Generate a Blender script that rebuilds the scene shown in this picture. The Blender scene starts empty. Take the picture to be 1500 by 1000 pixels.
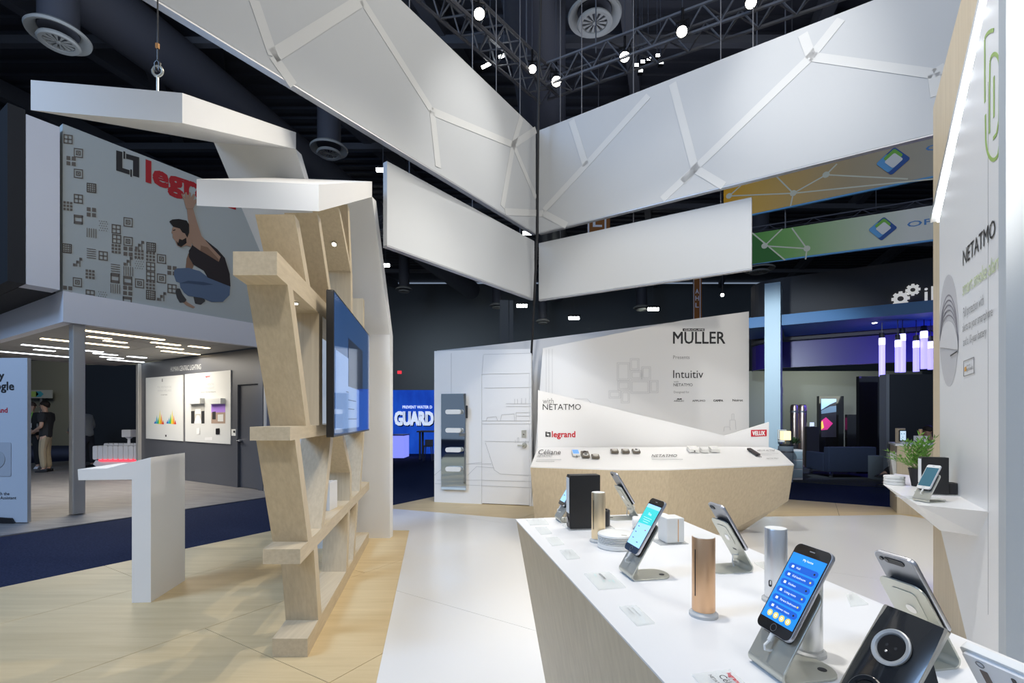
import bpy, bmesh, math, random
import numpy as np
from mathutils import Vector as V, Matrix as M
random.seed(4)
SC = bpy.context.scene
COL = SC.collection
F, CX, HY, H = 708.0, 750.0, 612.0, 1.35      # focal length in pixels of the 1500x1000 frame, centre column, horizon row, eye height
# ------------------------------------------------------------------ camera, world, exposure, lights
cam = bpy.data.cameras.new('camera'); co = bpy.data.objects.new('camera', cam); COL.objects.link(co)
co.location = (0, 0, H); co.rotation_euler = (math.pi/2, 0, 0)
cam.sensor_width = 36; cam.lens = F/1500*36; cam.shift_y = 112/1500; cam.clip_start = .05; cam.clip_end = 200
SC.camera = co
SC.view_settings.view_transform = 'Standard'; SC.view_settings.look = 'None'
SC.view_settings.exposure = 0.0; SC.view_settings.gamma = 1; SC.view_settings.use_curve_mapping = False
w = bpy.data.worlds.new('hall_air'); SC.world = w; w.use_nodes = True
w.node_tree.nodes['Background'].inputs[0].default_value = (.58, .74, 1, 1)
w.node_tree.nodes['Background'].inputs[1].default_value = .30

def lamp(kind, loc, tgt, watts, col, size=.2, angle=70, blend=.5):
    d = bpy.data.lights.new('light', kind); o = bpy.data.objects.new('light', d); COL.objects.link(o)
    o.location = loc; d.energy = watts; d.color = col
    o.rotation_euler = (V(tgt)-V(loc)).to_track_quat('-Z', 'Y').to_euler()
    if kind == 'SPOT': d.spot_size = math.radians(angle); d.spot_blend = blend; d.shadow_soft_size = size
    elif kind == 'AREA': d.shape = 'SQUARE'; d.size = size
    else: d.shadow_soft_size = size
    return o
WARM, WHITE, COOL = (1, .93, .82), (1, .97, .92), (.72, .83, 1)
# booth light: added unseen lamps without bodies, several low behind the camera
lamp('SPOT', (2.5, 3.5, 5.8), (-2.2, 3.7, .4), 360, WARM, .05, 56, .6)
lamp('SPOT', (2.0, 5.2, 6.4), (-1.5, 3.0, .0), 250, WARM, .05, 56, .6)
lamp('SPOT', (1.0, 6.2, 6.6), (.0, 3.6, 0), 45, WARM, .10, 66, .6)
lamp('AREA', (1.7, 3.0, 7.2), (-1.3, 3.7, .5), 105, WARM, 2.4)
lamp('SPOT', (2.2, .4, 7.3), (1.9, 6.6, .8), 330, WHITE, .15, 48)
lamp('SPOT', (.9, -1.8, 4.0), (2.0, 6.9, 1.45), 560, WARM, .15, 33, .5)
lamp('SPOT', (.8, -1.8, 2.7), (2.3, 7.4, 2.5), 600, WHITE, .12, 26, .5)
lamp('SPOT', (-.5, -1.5, 4.3), (-.5, 7.6, 1.4), 750, WHITE, .15, 26, .7)
lamp('SPOT', (.6, -1.6, 4.8), (-2.8, 3.8, .3), 300, WARM, .15, 24, .6)
lamp('SPOT', (.2, .4, 7.3), (.6, 1.5, .9), 30, WHITE, .15, 74)
lamp('SPOT', (3.7, 6.7, 6.2), (3.2, 4.9, 0), 330, WARM, .1, 60, .7)
lamp('SPOT', (-.4, 1.6, 6.9), (2.5, 2.4, 1.6), 820, WHITE, .15, 62)
lamp('SPOT', (1.7, 4.6, 7.6), (-.45, 5.4, 4.4), 520, WHITE, .1, 27, 1)
lamp('SPOT', (1.4, 3.0, 7.2), (2.9, 4.85, 4.9), 330, WHITE, .1, 31, 1)
# hall lighting: broad overhead lamps first, then unseen fill lamps added for dark surfaces
lamp('AREA', (-8.5, -1, 8.5), (-3, 4, 1), 760, (.40, .62, 1), 4)
lamp('AREA', (3, -4, 9.5), (2, 5, 2), 260, WHITE, 4)
lamp('AREA', (-6, 36, 7), (-5, 42, 0), 130, (.85, .95, 1), 5)  # added fill for the far hall wall
lamp('AREA', (-18, 18, 4.4), (-18, 24, 1.6), 130, (1, .97, .82), 2)  # added fill for the olive partition
lamp('SPOT', (3.9, 7.9, 3.3), (6.5, 11.8, 2.2), 800, (.80, .92, 1), .06, 60)  # added spot that brightens the pale blue pillar, no lamp body
lamp('AREA', (10, 14.2, 2.7), (10, 16.5, 1.3), 50, (.95, 1, .85), 2)  # added fill for the sage rear wall
lamp('AREA', (-7, 9, 8.6), (-7, 9, 13), 55, (.75, .85, 1), 5)  # added unseen uplight that lightens the dark ceiling
lamp('AREA', (4, 12, 8.8), (4, 12, 13), 55, (.75, .82, 1), 5)  # another added uplight for the ceiling farther back
# ------------------------------------------------------------------ pixel and plane helpers used to survey the photograph
def P(px, py, y): return V(((px-CX)/F*y, y, H-(py-HY)/F*y))
def PZ(px, py, z):
    y = F*(H-z)/(py-HY); return V(((px-CX)/F*y, y, z))
def G(px, py): return PZ(px, py, 0)
def T(px, py): return PZ(px, py, .93)
D1 = V((.524, .852, 0)).normalized(); D2 = V((-D1.y, D1.x, 0)); D3 = V((-.16, 1, 0)).normalized(); N3 = V((D3.y, -D3.x, 0))
Z = V((0, 0, 1))
class Plane:                                   # a vertical plane through p running along d
    def __init__(s, p, d):
        s.p = V((p[0], p[1], 0)); s.d = V((d[0], d[1], 0)).normalized(); s.n = V((s.d.y, -s.d.x, 0))
        if s.n.dot(s.p) > 0: s.n = -s.n
    def pt(s, px, py, off=0):
        r = V(((px-CX)/F, 1, -(py-HY)/F)); q = s.p+s.n*off
        y = s.n.dot(q)/s.n.dot(r); return V((r.x*y, y, H+r.z*y))
# ------------------------------------------------------------------ materials
MT = {}
def mat(name, col, rough=.5, metal=0, emit=0, spec=.5, alpha=None, trans=0, bump=None, noise=None, coat=0):
    if name in MT: return MT[name]
    m = bpy.data.materials.new(name); m.use_nodes = True; nt = m.node_tree; b = nt.nodes['Principled BSDF']
    c = (*col, 1) if len(col) == 3 else col
    b.inputs['Base Color'].default_value = c; b.inputs['Roughness'].default_value = rough; b.inputs['Metallic'].default_value = metal
    b.inputs['Specular IOR Level'].default_value = spec; b.inputs['Transmission Weight'].default_value = trans; b.inputs['Coat Weight'].default_value = coat
    if emit: b.inputs['Emission Color'].default_value = c; b.inputs['Emission Strength'].default_value = emit
    if noise:                                   # (scale vector, second colour, detail)
        tc = nt.nodes.new('ShaderNodeTexCoord'); mp = nt.nodes.new('ShaderNodeMapping'); nz = nt.nodes.new('ShaderNodeTexNoise'); rp = nt.nodes.new('ShaderNodeValToRGB')
        mp.inputs['Scale'].default_value = noise[0]
        if len(noise) > 3: mp.inputs['Rotation'].default_value = noise[3]
        nz.inputs['Scale'].default_value = 1; nz.inputs['Detail'].default_value = noise[2]; nz.inputs['Roughness'].default_value = .6
        rp.color_ramp.elements[0].position = .32; rp.color_ramp.elements[1].position = .68
        rp.color_ramp.elements[0].color = (*noise[1], 1); rp.color_ramp.elements[1].color = c
        nt.links.new(tc.outputs['Object'], mp.inputs[0]); nt.links.new(mp.outputs[0], nz.inputs[0]); nt.links.new(nz.outputs[0], rp.inputs[0]); nt.links.new(rp.outputs[0], b.inputs['Base Color'])
        if bump:
            bp = nt.nodes.new('ShaderNodeBump'); bp.inputs['Strength'].default_value = bump; bp.inputs['Distance'].default_value = .003
            nt.links.new(nz.outputs[0], bp.inputs['Height']); nt.links.new(bp.outputs[0], b.inputs['Normal'])
    MT[name] = m; return m
A1 = math.atan2(D1.y, D1.x)
WHITE_LAM = mat('white laminate', (.80, .80, .80), .35)
WHITE_FLOOR = mat('white floor laminate', (.82, .815, .80), .22)
WHITE_PNT = mat('white painted board', (.80, .80, .795), .55)
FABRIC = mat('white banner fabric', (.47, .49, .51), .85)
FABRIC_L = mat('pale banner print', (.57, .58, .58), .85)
def wood(name, scale, rot=(0, 0, 0), c=(.655, .55, .39), d=(.565, .465, .32)):
    return mat(name, c, .45, noise=(scale, d, 6, rot), bump=.08, spec=.3)
WOOD_Z = wood('oak laminate upright grain', (55, 55, 1.6))
WOOD_P = wood('oak laminate along the planks', (50, 1.6, 55), (0, 0, -.16))
WOOD_F = wood('oak floor laminate', (1.0, 16, 20), (0, 0, -A1), (.73, .58, .345), (.63, .485, .27))
NAVY = mat('navy carpet', (.024, .036, .088), .95, noise=((60, 60, 60), (.011, .017, .044), 8), bump=.5, spec=.1)
GREYCARPET = mat('grey carpet', (.075, .085, .095), .95, noise=((50, 50, 50), (.05, .058, .066), 6), spec=.1)
VINYL = mat('grey wood vinyl', (.30, .28, .27), .45, noise=((2, 22, 10), (.13, .125, .125), 7, (0, 0, -A1)))
BLACK = mat('black plastic', (.012, .012, .014), .35)
MATTBLK = mat('matt black', (.014, .015, .018), .7)
DARK = mat('dark steel paint', (.085, .09, .11), .6)
DARK2 = mat('dark grey steel', (.15, .155, .175), .6)
INK = mat('black print', (.02, .02, .022), .6)
GREYINK = mat('grey print', (.25, .25, .25), .6)
LINE = mat('pale grey print', (.48, .49, .50), .6)
RED = mat('red print', (.55, .012, .03), .5)
GREENINK = mat('green print', (.33, .48, .13), .5)
PALEGREEN = mat('pale green print', (.55, .64, .36), .5)
STEEL = mat('brushed steel', (.60, .60, .53), .36, .65)
CHROME = mat('chrome', (.8, .8, .8), .12, 1)
ALU = mat('anodised silver', (.74, .76, .78), .33, .75)
GOLD = mat('anodised pale gold', (.80, .64, .42), .33, .75)
COPPER = mat('anodised rose gold', (.80, .50, .29), .35, .7)
ACRYL = mat('clear acrylic', (.93, .93, .92), .06, spec=.4)
_n = ACRYL.node_tree; _t = _n.nodes.new('ShaderNodeBsdfTransparent'); _t.inputs[0].default_value = (.985, .995, .99, 1); _m = _n.nodes.new('ShaderNodeMixShader'); _m.inputs[0].default_value = .22
_n.links.new(_t.outputs[0], _m.inputs[1]); _n.links.new(_n.nodes['Principled BSDF'].outputs[0], _m.inputs[2]); _n.links.new(_m.outputs[0], _n.nodes['Material Output'].inputs[0])
PHONEGL = mat('black phone glass', (.008, .008, .010), .08, coat=.5)
PHONEBK = mat('space grey aluminium', (.32, .33, .35), .35, .8)
PHONESD = mat('silver phone rim', (.62, .63, .68), .3, .8)
CREAM = mat('white plastic', (.80, .80, .77), .4)
SKIN = mat('skin', (.52, .33, .24), .55)
HAIR = mat('dark hair', (.015, .011, .009), .7)
# ------------------------------------------------------------------ mesh helpers
class MB:
    def __init__(s): s.v = []; s.f = []
    def add(s, vs, fs):
        n = len(s.v); s.v += [tuple(x) for x in vs]; s.f += [tuple(i+n for i in f) for f in fs]; return s
    def poly(s, pts): return s.add(pts, [tuple(range(len(pts)))])
    def prism(s, pts, vec):
        pts = [V(p) for p in pts]; vec = V(vec); n = len(pts)
        nrm = sum(((pts[i]-pts[0]).cross(pts[(i+1) % n]-pts[0]) for i in range(n)), V())
        if nrm.dot(vec) > 0: pts.reverse()
        return s.add(pts+[p+vec for p in pts], [tuple(range(n)), tuple(range(2*n-1, n-1, -1))]+[((i+1) % n, i, n+i, n+(i+1) % n) for i in range(n)])
    def bar(s, a, b, c, d): return s.prism([a, b, c, d], (0, 0, 0))
    def obox(s, o, ex, ey, ez):                  # box from its corner o and three edge vectors
        o, ex, ey, ez = V(o), V(ex), V(ey), V(ez); return s.prism([o, o+ex, o+ex+ey, o+ey], ez)
    def box(s, x0, x1, y0, y1, z0, z1): return s.obox((x0, y0, z0), (x1-x0, 0, 0), (0, y1-y0, 0), (0, 0, z1-z0))
    def tube(s, path, r, n=8, caps=True):
        path = [V(p) for p in path]; vs = []; fs = []; up = None
        for i, p in enumerate(path):
            t = (path[min(i+1, len(path)-1)]-path[max(i-1, 0)]).normalized()
            if up is None: up = t.orthogonal().normalized()
            up = (up-t*up.dot(t)).normalized(); sd = t.cross(up); rr = r[i] if isinstance(r, (list, tuple)) else r
            vs += [p+(up*math.cos(2*math.pi*k/n)+sd*math.sin(2*math.pi*k/n))*rr for k in range(n)]
        for i in range(len(path)-1):
            for k in range(n): fs.append((i*n+k, i*n+(k+1) % n, (i+1)*n+(k+1) % n, (i+1)*n+k))
        if caps: fs += [tuple(range(n-1, -1, -1)), tuple(range(len(vs)-n, len(vs)))]
        return s.add(vs, fs)
    def lathe(s, prof, c, n=32, ax=(0, 0, 1), closed=False):
        ax = V(ax).normalized(); a = ax.orthogonal().normalized(); b = ax.cross(a); c = V(c); vs = []; fs = []
        for r, z in prof: vs += [c+ax*z+(a*math.cos(2*math.pi*k/n)+b*math.sin(2*math.pi*k/n))*r for k in range(n)]
        m = len(prof)
        for i in range(m-1 if not closed else m):
            j = (i+1) % m
            for k in range(n): fs.append((i*n+k, i*n+(k+1) % n, j*n+(k+1) % n, j*n+k))
        if not closed: fs += [tuple(range(n-1, -1, -1)), tuple(range((m-1)*n, m*n))]
        return s.add(vs, fs)
    def hull(s, pts):
        bm = bmesh.new(); [bm.verts.new(p) for p in pts]; bmesh.ops.convex_hull(bm, input=bm.verts); bm.verts.index_update()
        s.add([v.co for v in bm.verts], [tuple(v.index for v in f.verts) for f in bm.faces]); bm.free(); return s
    def strip(s, a, b, wd, up, th):              # thin flat printed bar from a to b in the plane that holds up
        a, b = V(a), V(b); t = (b-a).normalized(); nn = V(th); sd = t.cross(nn.normalized())*(wd/2)
        return s.prism([a-sd, b-sd, b+sd, a+sd], nn)
    def rrect(s, c, ex, ey, hw, hh, r, vec, n=5):  # rounded slab centred on c
        c, ex, ey = V(c), V(ex).normalized(), V(ey).normalized(); pts = []
        for sx, sy, a0 in ((1, 1, 0), (-1, 1, 90), (-1, -1, 180), (1, -1, 270)):
            for k in range(n+1):
                a = math.radians(a0+90*k/n); pts.append(c+ex*(sx*(hw-r)+r*math.cos(a))+ey*(sy*(hh-r)+r*math.sin(a)))
        return s.prism(pts, vec)
INV = {}
def root_of(o):
    while o.parent: o = o.parent
    return o
def tag(o, label=None, cat=None, group=None, kind=None):
    for k, x in (('label', label), ('category', cat), ('group', group), ('kind', kind)):
        if x: o[k] = x
    return o
def thing(name, label, cat, loc=(0, 0, 0), rz=0, group=None):
    o = bpy.data.objects.new(name, None); COL.objects.link(o); o.empty_display_size = .1
    m = M.Translation(V(loc)) @ M.Rotation(rz, 4, 'Z'); o.matrix_world = m; INV[o.name] = m.inverted()
    return tag(o, label, cat, group)
def obj(name, mb, m, parent=None, local=False, bevel=0, smooth=False, label=None, kind=None):
    me = bpy.data.meshes.new(name); vs = mb.v
    if parent is not None and not local:
        iv = INV.get(root_of(parent).name)
        if iv is not None: vs = [tuple(iv @ V(p)) for p in vs]
    me.from_pydata(vs, [], mb.f); me.materials.append(m)
    bm = bmesh.new(); bm.from_mesh(me)
    bmesh.ops.recalc_face_normals(bm, faces=bm.faces)
    if bevel: bmesh.ops.bevel(bm, geom=[e for e in bm.edges if len(e.link_faces) == 2 and e.calc_face_angle(0) > .5], offset=bevel, segments=2, affect='EDGES', profile=.6)
    bm.to_mesh(me); bm.free()
    if smooth:
        me.shade_smooth(); me.set_sharp_from_angle(angle=math.radians(38))
    o = bpy.data.objects.new(name, me); COL.objects.link(o)
    if parent is not None: o.parent = parent
    return tag(o, label, kind=kind)
def struct(name, mb, m, label=None, **k): return obj(name, mb, m, kind='structure', label=label, **k)
def single(name, mb, m, label, cat, group=None, **k):
    return tag(obj(name, mb, m, **k), label, cat, group)
def copy_tree(o, name=None):
    c = o.copy(); COL.objects.link(c)
    for ch in o.children:
        d = copy_tree(ch); d.parent = c
    return c
TXT = {}
def ink(body, bold=0, res=2, space=1):
    k = (body, bold, space)
    if k not in TXT:
        cu = bpy.data.curves.new('t', 'FONT'); cu.body = body; cu.resolution_u = res; cu.offset = bold; cu.space_character = space
        o = bpy.data.objects.new('t', cu); COL.objects.link(o)
        me = bpy.data.meshes.new_from_object(o.evaluated_get(bpy.context.evaluated_depsgraph_get()))
        vs = [v.co.copy() for v in me.vertices]; fs = [tuple(p.vertices) for p in me.polygons]
        bpy.data.objects.remove(o); bpy.data.curves.remove(cu); bpy.data.meshes.remove(me)
        x0 = min(v.x for v in vs); x1 = max(v.x for v in vs); y1 = max(v.y for v in vs)
        TXT[k] = ([((v.x-x0)/(x1-x0), v.y/y1) for v in vs], fs, (x1-x0)/y1)
    return TXT[k]
def text(parent, body, m, o, xv, yv, lift=.0015, bold=0, space=1, local=False, name='lettering', aspect=False):
    vs, fs, asp = ink(body, 0, 2, space); o, xv, yv = V(o), V(xv), V(yv)
    if aspect: xv = xv.normalized()*yv.length*asp          # yv sets the size, xv only the direction
    n = xv.cross(yv).normalized()*lift
    mb = MB()
    for i, (sx, sy) in enumerate(((-.5, -.5), (.5, -.5), (-.5, .5), (.5, .5)) if bold > 0 else ((0, 0),)):   # heavier strokes: the letters printed four times, slightly apart
        q = o+(xv.normalized()*sx+yv.normalized()*sy)*bold*2.2*yv.length+n*(1+.02*i); mb.add([q+xv*a+yv*b for a, b in vs], fs)
    return obj(name, mb, m, parent, local=local)
def textpx(parent, body, m, pl, x0, x1, yb0, yb1, yt0, lift=.003, bold=0, space=1):
    a = pl.pt(x0, yb0); b = pl.pt(x1, yb1); c = pl.pt(x0, yt0)
    return text(parent, body, m, a, b-a, V((0, 0, c.z-a.z)), lift, bold, space)
def polypx(pl, pts, off=.003): return [pl.pt(x, y, off) for x, y in pts]
def linespx(pl, segs, wd, off=.002, th=.002):
    mb = MB()
    for pts in segs:
        for a, b in zip(pts[:-1], pts[1:]):
            mb.strip(pl.pt(*a, off), pl.pt(*b, off), wd, Z, pl.n*th)
    return mb
def clip(poly, p, n):                            # keep the side of the line where (x-p).n >= 0
    out = []
    for i in range(len(poly)):
        a, b = V(poly[i]), V(poly[(i+1) % len(poly)]); da, db = (a-p).dot(n), (b-p).dot(n)
        if da >= 0: out.append(a)
        if da*db < 0: out.append(a+(b-a)*(da/(da-db)))
    return out

# ------------------------------------------------------------------ floors
floor = struct('floor', MB().box(-45, 45, -12, 50, -.15, -.02), NAVY, label='navy carpet laid through the hall aisles')
A0 = G(300, 920); base = MB()
c1 = V((-4.08, 3.85, 0))+D1*8.1
quad = [c1-D1*14, c1, c1-D2*9.5, c1-D2*9.5-D1*14]
platform = struct('floor_platform', base.prism([p+V((0, 0, -.019)) for p in quad], (0, 0, .011)), mat('dark joint', (.05, .04, .03), .8), label='oak laminate floor platform of the booth')
vmax = (c1-A0).dot(D2); umax = (c1-A0).dot(D1)
rows = [(0, 1.22, 1.31), (1.22, vmax, .2)]+[(-1.22*k-1.22, -1.22*k, 0 if k % 2 == 0 else 1.2) for k in range(7)]
for v0, v1, u0 in rows:
    us = [u0+2.44*k for k in range(-4, 5)]
    for a in us:
        b = min(a+2.44, umax)
        if b <= a or b < -4.2: continue
        g = .0022
        obj('floor_panel', MB().obox(A0+D1*(a+g)+D2*(v0+g)+V((0, 0, -.008)), D1*(b-a-2*g), D2*(v1-v0-2*g), (0, 0, .008)), WOOD_F, platform)
wp = [V(p) for p in ((-.30, .2, 0), (-.69, 2.46, 0), (-1.23, 5.79, 0), (-1.75, 5.84, 0), (-2.25, 6.3, 0), (-2.05, 6.95, 0), (-1.82, 7.19, 0), (.04, 6.46, 0), (3.42, 6.59, 0), (5.4, 6.72, 0), (6.2, 5.2, 0), (5.2, .2, 0))]
walk = struct('floor_walkway', MB().prism([p+V((0, 0, .0002)) for p in wp], (0, 0, .0008)), mat('dark joint', (.05, .04, .03)), label='glossy white laminate walkway laid over the oak floor')
S0 = G(582, 866); sd = (G(786, 925)-S0).normalized(); sn = V((sd.y, -sd.x, 0))
cuts = [-9, -2.44, 0, 2.44, 12]
for a, b in zip(cuts[:-1], cuts[1:]):
    q = clip(wp, S0-sn*(b-.0015), sn); q = clip(q, S0-sn*(a+.0015), -sn)
    if len(q) > 2: obj('floor_panel', MB().prism([p+V((0, 0, .001)) for p in q], (0, 0, .004)), WHITE_FLOOR, walk)
e0 = V((-5.92, 5.59, 0))
struct('floor_vinyl', MB().prism([p+V((0, 0, -.02)) for p in (e0-D1*6, e0+D1*4.2, e0+D1*4.2+D2*12, e0-D1*6+D2*12)], (0, 0, .012)), VINYL, label='grey wood grain vinyl floor of the lighting booth')
struct('trim_1', MB().obox(e0-D1*6+V((0, 0, -.02)), D1*10.2, -D2*.05, (0, 0, .014)), DARK2)
g0 = G(1140, 703); g1 = G(1320, 714)
gd = (g1-g0).normalized()
struct('floor_grey_carpet', MB().prism([p+V((0, 0, -.02)) for p in (g0-gd*1.2, g0+gd*9, g0+gd*9+V((4, 14, 0)), g0-gd*1.2+V((-2, 14, 0)))], (0, 0, .012)), GREYCARPET, label='grey carpet of the booth with the blue beam')
# ------------------------------------------------------------------ hall shell
struct('wall_back', MB().box(-45, 45, 42, 42.3, -.02, 13), mat('hall wall paint', (.17, .195, .22), .8), label='dark green grey far wall of the exhibition hall')
struct('wall_left', MB().box(-40, -39.7, -10, 42, -.02, 13), MT['hall wall paint'], label='dark far side wall of the exhibition hall')
struct('wall_right', MB().box(39.7, 40, -10, 42, -.02, 13), MT['hall wall paint'], label='dark far side wall of the exhibition hall')
ceil = struct('ceiling', MB().box(-45, 45, -4, 42.3, 13.2, 13.4), DARK, label='black corrugated steel roof deck of the hall')
rib = MB()
for k in range(70): rib.box(-30, 30, -2+.6*k, -1.75+.6*k, 13.1, 13.2)
obj('deck_rib', rib, DARK, ceil, kind='stuff')
for k in range(10):
    a = V((-24+5.5*k, -2, 12.4)); obj('roof_beam', MB().obox(a, (.35, 0, 0), (14, 43, 0), (0, 0, .6)), DARK2, ceil)
for k in range(7):
    obj('joist', MB().box(-35, 35, 3+5.5*k, 3.2+5.5*k, 12.2, 12.45), DARK2, ceil)
obj('duct', MB().tube([(-1, -2, 11.2), (3.5, 38, 11.2)], .75, 24), mat('dark duct', (.11, .115, .14), .5), ceil, smooth=True)
obj('duct', MB().tube([(-12, 4, 11.4), (-3.2, 38, 11.4)], .7, 24), MT['dark duct'], ceil, smooth=True)
q0, q1 = P(150, -60, 11), P(255, 215, 21)
obj('roof_beam', MB().obox(q0, q1-q0, (.5, -.05, 0), (0, 0, .5)), DARK2, ceil)
obj('roof_beam', MB().obox(q0+V((1.0, 0, .2)), q1-q0, (1.5, 0, 0), (0, 0, 1)), mat('slate steel', (.035, .038, .055), .7), ceil)
def diffuser(px, py, rad, z, label):
    y = F*(z-H)/(HY-py); x = (px-CX)/F*y; t = thing('air_diffuser', label, 'air vent', (x, y, z), 0, 'round ceiling air diffusers')
    gm = mat('diffuser grey', (.50, .50, .47), .6)
    obj('duct', MB().tube([(0, 0, .05), (0, 0, 13.2-z)], rad*.62, 24), MT['dark duct'], t, True, smooth=True)
    obj('outer_ring', MB().lathe([(rad*.66, .12), (rad*.9, .04), (rad, -.02), (rad*.97, -.07), (rad*.8, -.03), (rad*.64, .08)], (0, 0, 0), 40, closed=True), gm, t, True, smooth=True)
    obj('inner_cone', MB().lathe([(rad*.45, -.10), (rad*.62, -.14), (rad*.66, -.19), (rad*.60, -.22), (rad*.47, -.2)], (0, 0, 0), 40, closed=True), gm, t, True, smooth=True)
    obj('back_plate', MB().lathe([(rad*.47, -.09), (rad*.47, -.10)], (0, 0, 0), 32), DARK2, t, True)
    for k in range(12):
        a = 2*math.pi*k/12; u = V((math.cos(a), math.sin(a), 0)); s = V((-u.y, u.x, 0))
        obj('blade', MB().prism([u*.06*rad, u*rad*.45-s*.06*rad, u*rad*.45+s*.06*rad], (0, 0, -.02)).add([], []), gm, t, True).location = (0, 0, -.16)
    obj('hub', MB().lathe([(rad*.07, -.16), (rad*.07, -.2)], (0, 0, 0), 12), gm, t, True)
for a in ((871, 22, .60, 10.4, 'large round grey air diffuser between the stage lights'), (86, 50, .56, 9.6, 'round grey air diffuser above the tilted white canopy'),
          (482, 217, .58, 10, 'round grey air diffuser behind the twin white canopies'), (592, 423, .58, 10.2, 'small distant air diffuser over the blue lit wall'),
          (728, 447, .58, 9.8, 'distant air diffuser beside the grey steel column'), (795, 470, .55, 9.0, 'distant air diffuser behind the black cable'),
          (940, 450, .62, 9.4, 'distant air diffuser above the printed white wall'), (1112, 393, .75, 9, 'distant air diffuser under the green banner')):
    diffuser(*a)
# trusses
def truss(a, b, s, label, n):
    a, b = V(a), V(b); d = (b-a); t = thing('lighting_truss', label, 'truss', a)
    sd = d.cross(Z).normalized()*s; up = Z*s; cs = [V(), sd, up, sd+up]
    for c in cs: obj('chord', MB().tube([a+c, b+c], .028, 6), DARK2, t)
    mb = MB()
    for i in range(n):
        p, q = a+d*(i/n), a+d*((i+1)/n)
        for c, e in ((cs[0], cs[2]), (cs[1], cs[3]), (cs[0], cs[1]), (cs[2], cs[3])):
            mb.tube([p+c, q+e] if i % 2 == 0 else [p+e, q+c], .014, 5)
    obj('bracing', mb, DARK2, t, kind='stuff')
    for f in (.2, .8): obj('hanging_cable', MB().tube([a+d*f+up+sd/2, a+d*f+sd/2+V((0, 0, 13.2-a.z))], .012, 5), DARK2, t)
truss(PZ(575, -30, 7.3), PZ(792, 152, 7.3), .38, 'black box truss running along the top of the steep banner', 16)
truss(PZ(802, 146, 7.3), PZ(1290, -20, 7.3), .38, 'black box truss carrying the small white lamp cluster', 20)
truss((-14, 26, 9.6), (-2, 20, 9.6), .6, 'dark far truss over the blue lit wall', 18)
truss((1.5, 22, 7.8), (15, 15, 7.8), .5, 'dark far truss behind the orange lettered column', 22)
truss((6, 15, 10), (16, 9, 10), .5, 'dark truss above the orange banner', 18)
LENS = mat('lit lamp lens', (1, .93, .8), .5, emit=30)
LENSW = mat('lit cool lamp lens', (.95, 1, .98), .5, emit=24)
def spot(px, py, z, r, label, tgt=(.6, 3.5, 1), lens=LENS):
    y = F*(z-H)/(HY-py); p = V(((px-CX)/F*y, y, z)); d = (V(tgt)-p).normalized(); t = thing('stage_light', label, 'stage light', p, 0, 'stage lights on the trusses')
    obj('housing', MB().lathe([(r*.5, -r*3.2), (r*.85, -r*2.6), (r*1.1, -.02), (r*1.15, r*.2), (r*1.02, r*.2), (r*.98, -.01)], p, 20, d), BLACK, t, smooth=True)
    obj('lens', MB().lathe([(r, -.005), (r, .004)], p, 20, d), lens, t)
    b = p-d*r*1.4; sd = d.cross(Z).normalized()*r*1.25
    obj('yoke', MB().tube([b-sd, b-sd+Z*r*1.6, b+sd+Z*r*1.6, b+sd], .012, 6), BLACK, t)
    obj('clamp', MB().tube([b+Z*r*1.6, b+Z*(r*1.6+.2)], .02, 6), BLACK, t); obj('hanging_rod', MB().tube([b+Z*(r*1.6+.2), V((b.x, b.y, 13.12))], .007, 5), DARK, t)
spot(702, 20, 7.3, .075, 'round stage light beside the dark duct above the steep banner')
spot(780, 101, 7.3, .062, 'stage light just short of the black cable')
spot(815, 119, 7.3, .08, 'brightest stage light, nearest the meeting of the banners')
spot(915, 83, 7.3, .075, 'stage light next to the cluster of small lamps')
spot(999, 46, 7.3, .075, 'stage light below the large round air diffuser row')
spot(1100, 4, 7.3, .07, 'stage light cut by the top of the view')
spot(1058, 432, 5.2, .05, 'small bright lamp between lettered column and grey fascia')
for i, (px, py) in enumerate(((932, 97), (941, 92), (950, 88), (963, 83), (938, 105), (968, 93))):
    p = P(px, py, 9.1); t = thing('lamp_head', ('outermost small white lamp of the cluster, nearest the banner meeting', 'second small white lamp in the upper row of the cluster', 'third small white lamp in the upper row of the cluster', 'highest small white lamp of the cluster', 'lowest small white lamp of the cluster', 'small white lamp of the cluster farthest along the truss')[i], 'lamp', p, 0, 'small square white lamps on the truss')
    obj('head', MB().box(-.045, .045, -.03, .06, -.03, .03), BLACK, t, True); obj('stem', MB().tube([(0, .02, .03), (0, .02, 13.1-p.z)], .006, 5), DARK, t, True); obj('lens', MB().box(-.035, .035, -.034, -.03, -.025, .025), LENSW, t, True)
for px, py, y, k, lb in ((560, 250, 18, 4, 'row of white lamps behind the edge of the small banner'), (774, 342, 22, 4, 'row of white lamps under the banner meeting'), (841, 466, 34, 5, 'distant flat lamp above the white bathroom wall'), (957, 453, 34, 5, 'distant flat lamp above the printed white wall'), (765, 448, 34, 4, 'distant flat lamp crossed by the black cable'), (564, 389, 28, 3, 'distant flat lamp beside the white hook frame')):
    p = P(px, py, y); t = thing('high_bay_lamp', lb, 'lamp', p); s = y/F
    obj('housing', MB().box(-9*s, 9*s, -.1, .3, 2*s, 5*s), BLACK, t, True)
    for j in range(k): obj('lens', MB().box((-8+16*j/k)*s, (-8+16*(j+.75)/k)*s, -.12, .0, -2*s, 2*s), LENSW, t, True)
    obj('hanger', MB().tube([(0, .1, 5*s), (0, .1, 13.2-p.z)], .02, 5), DARK2, t, True)
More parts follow.
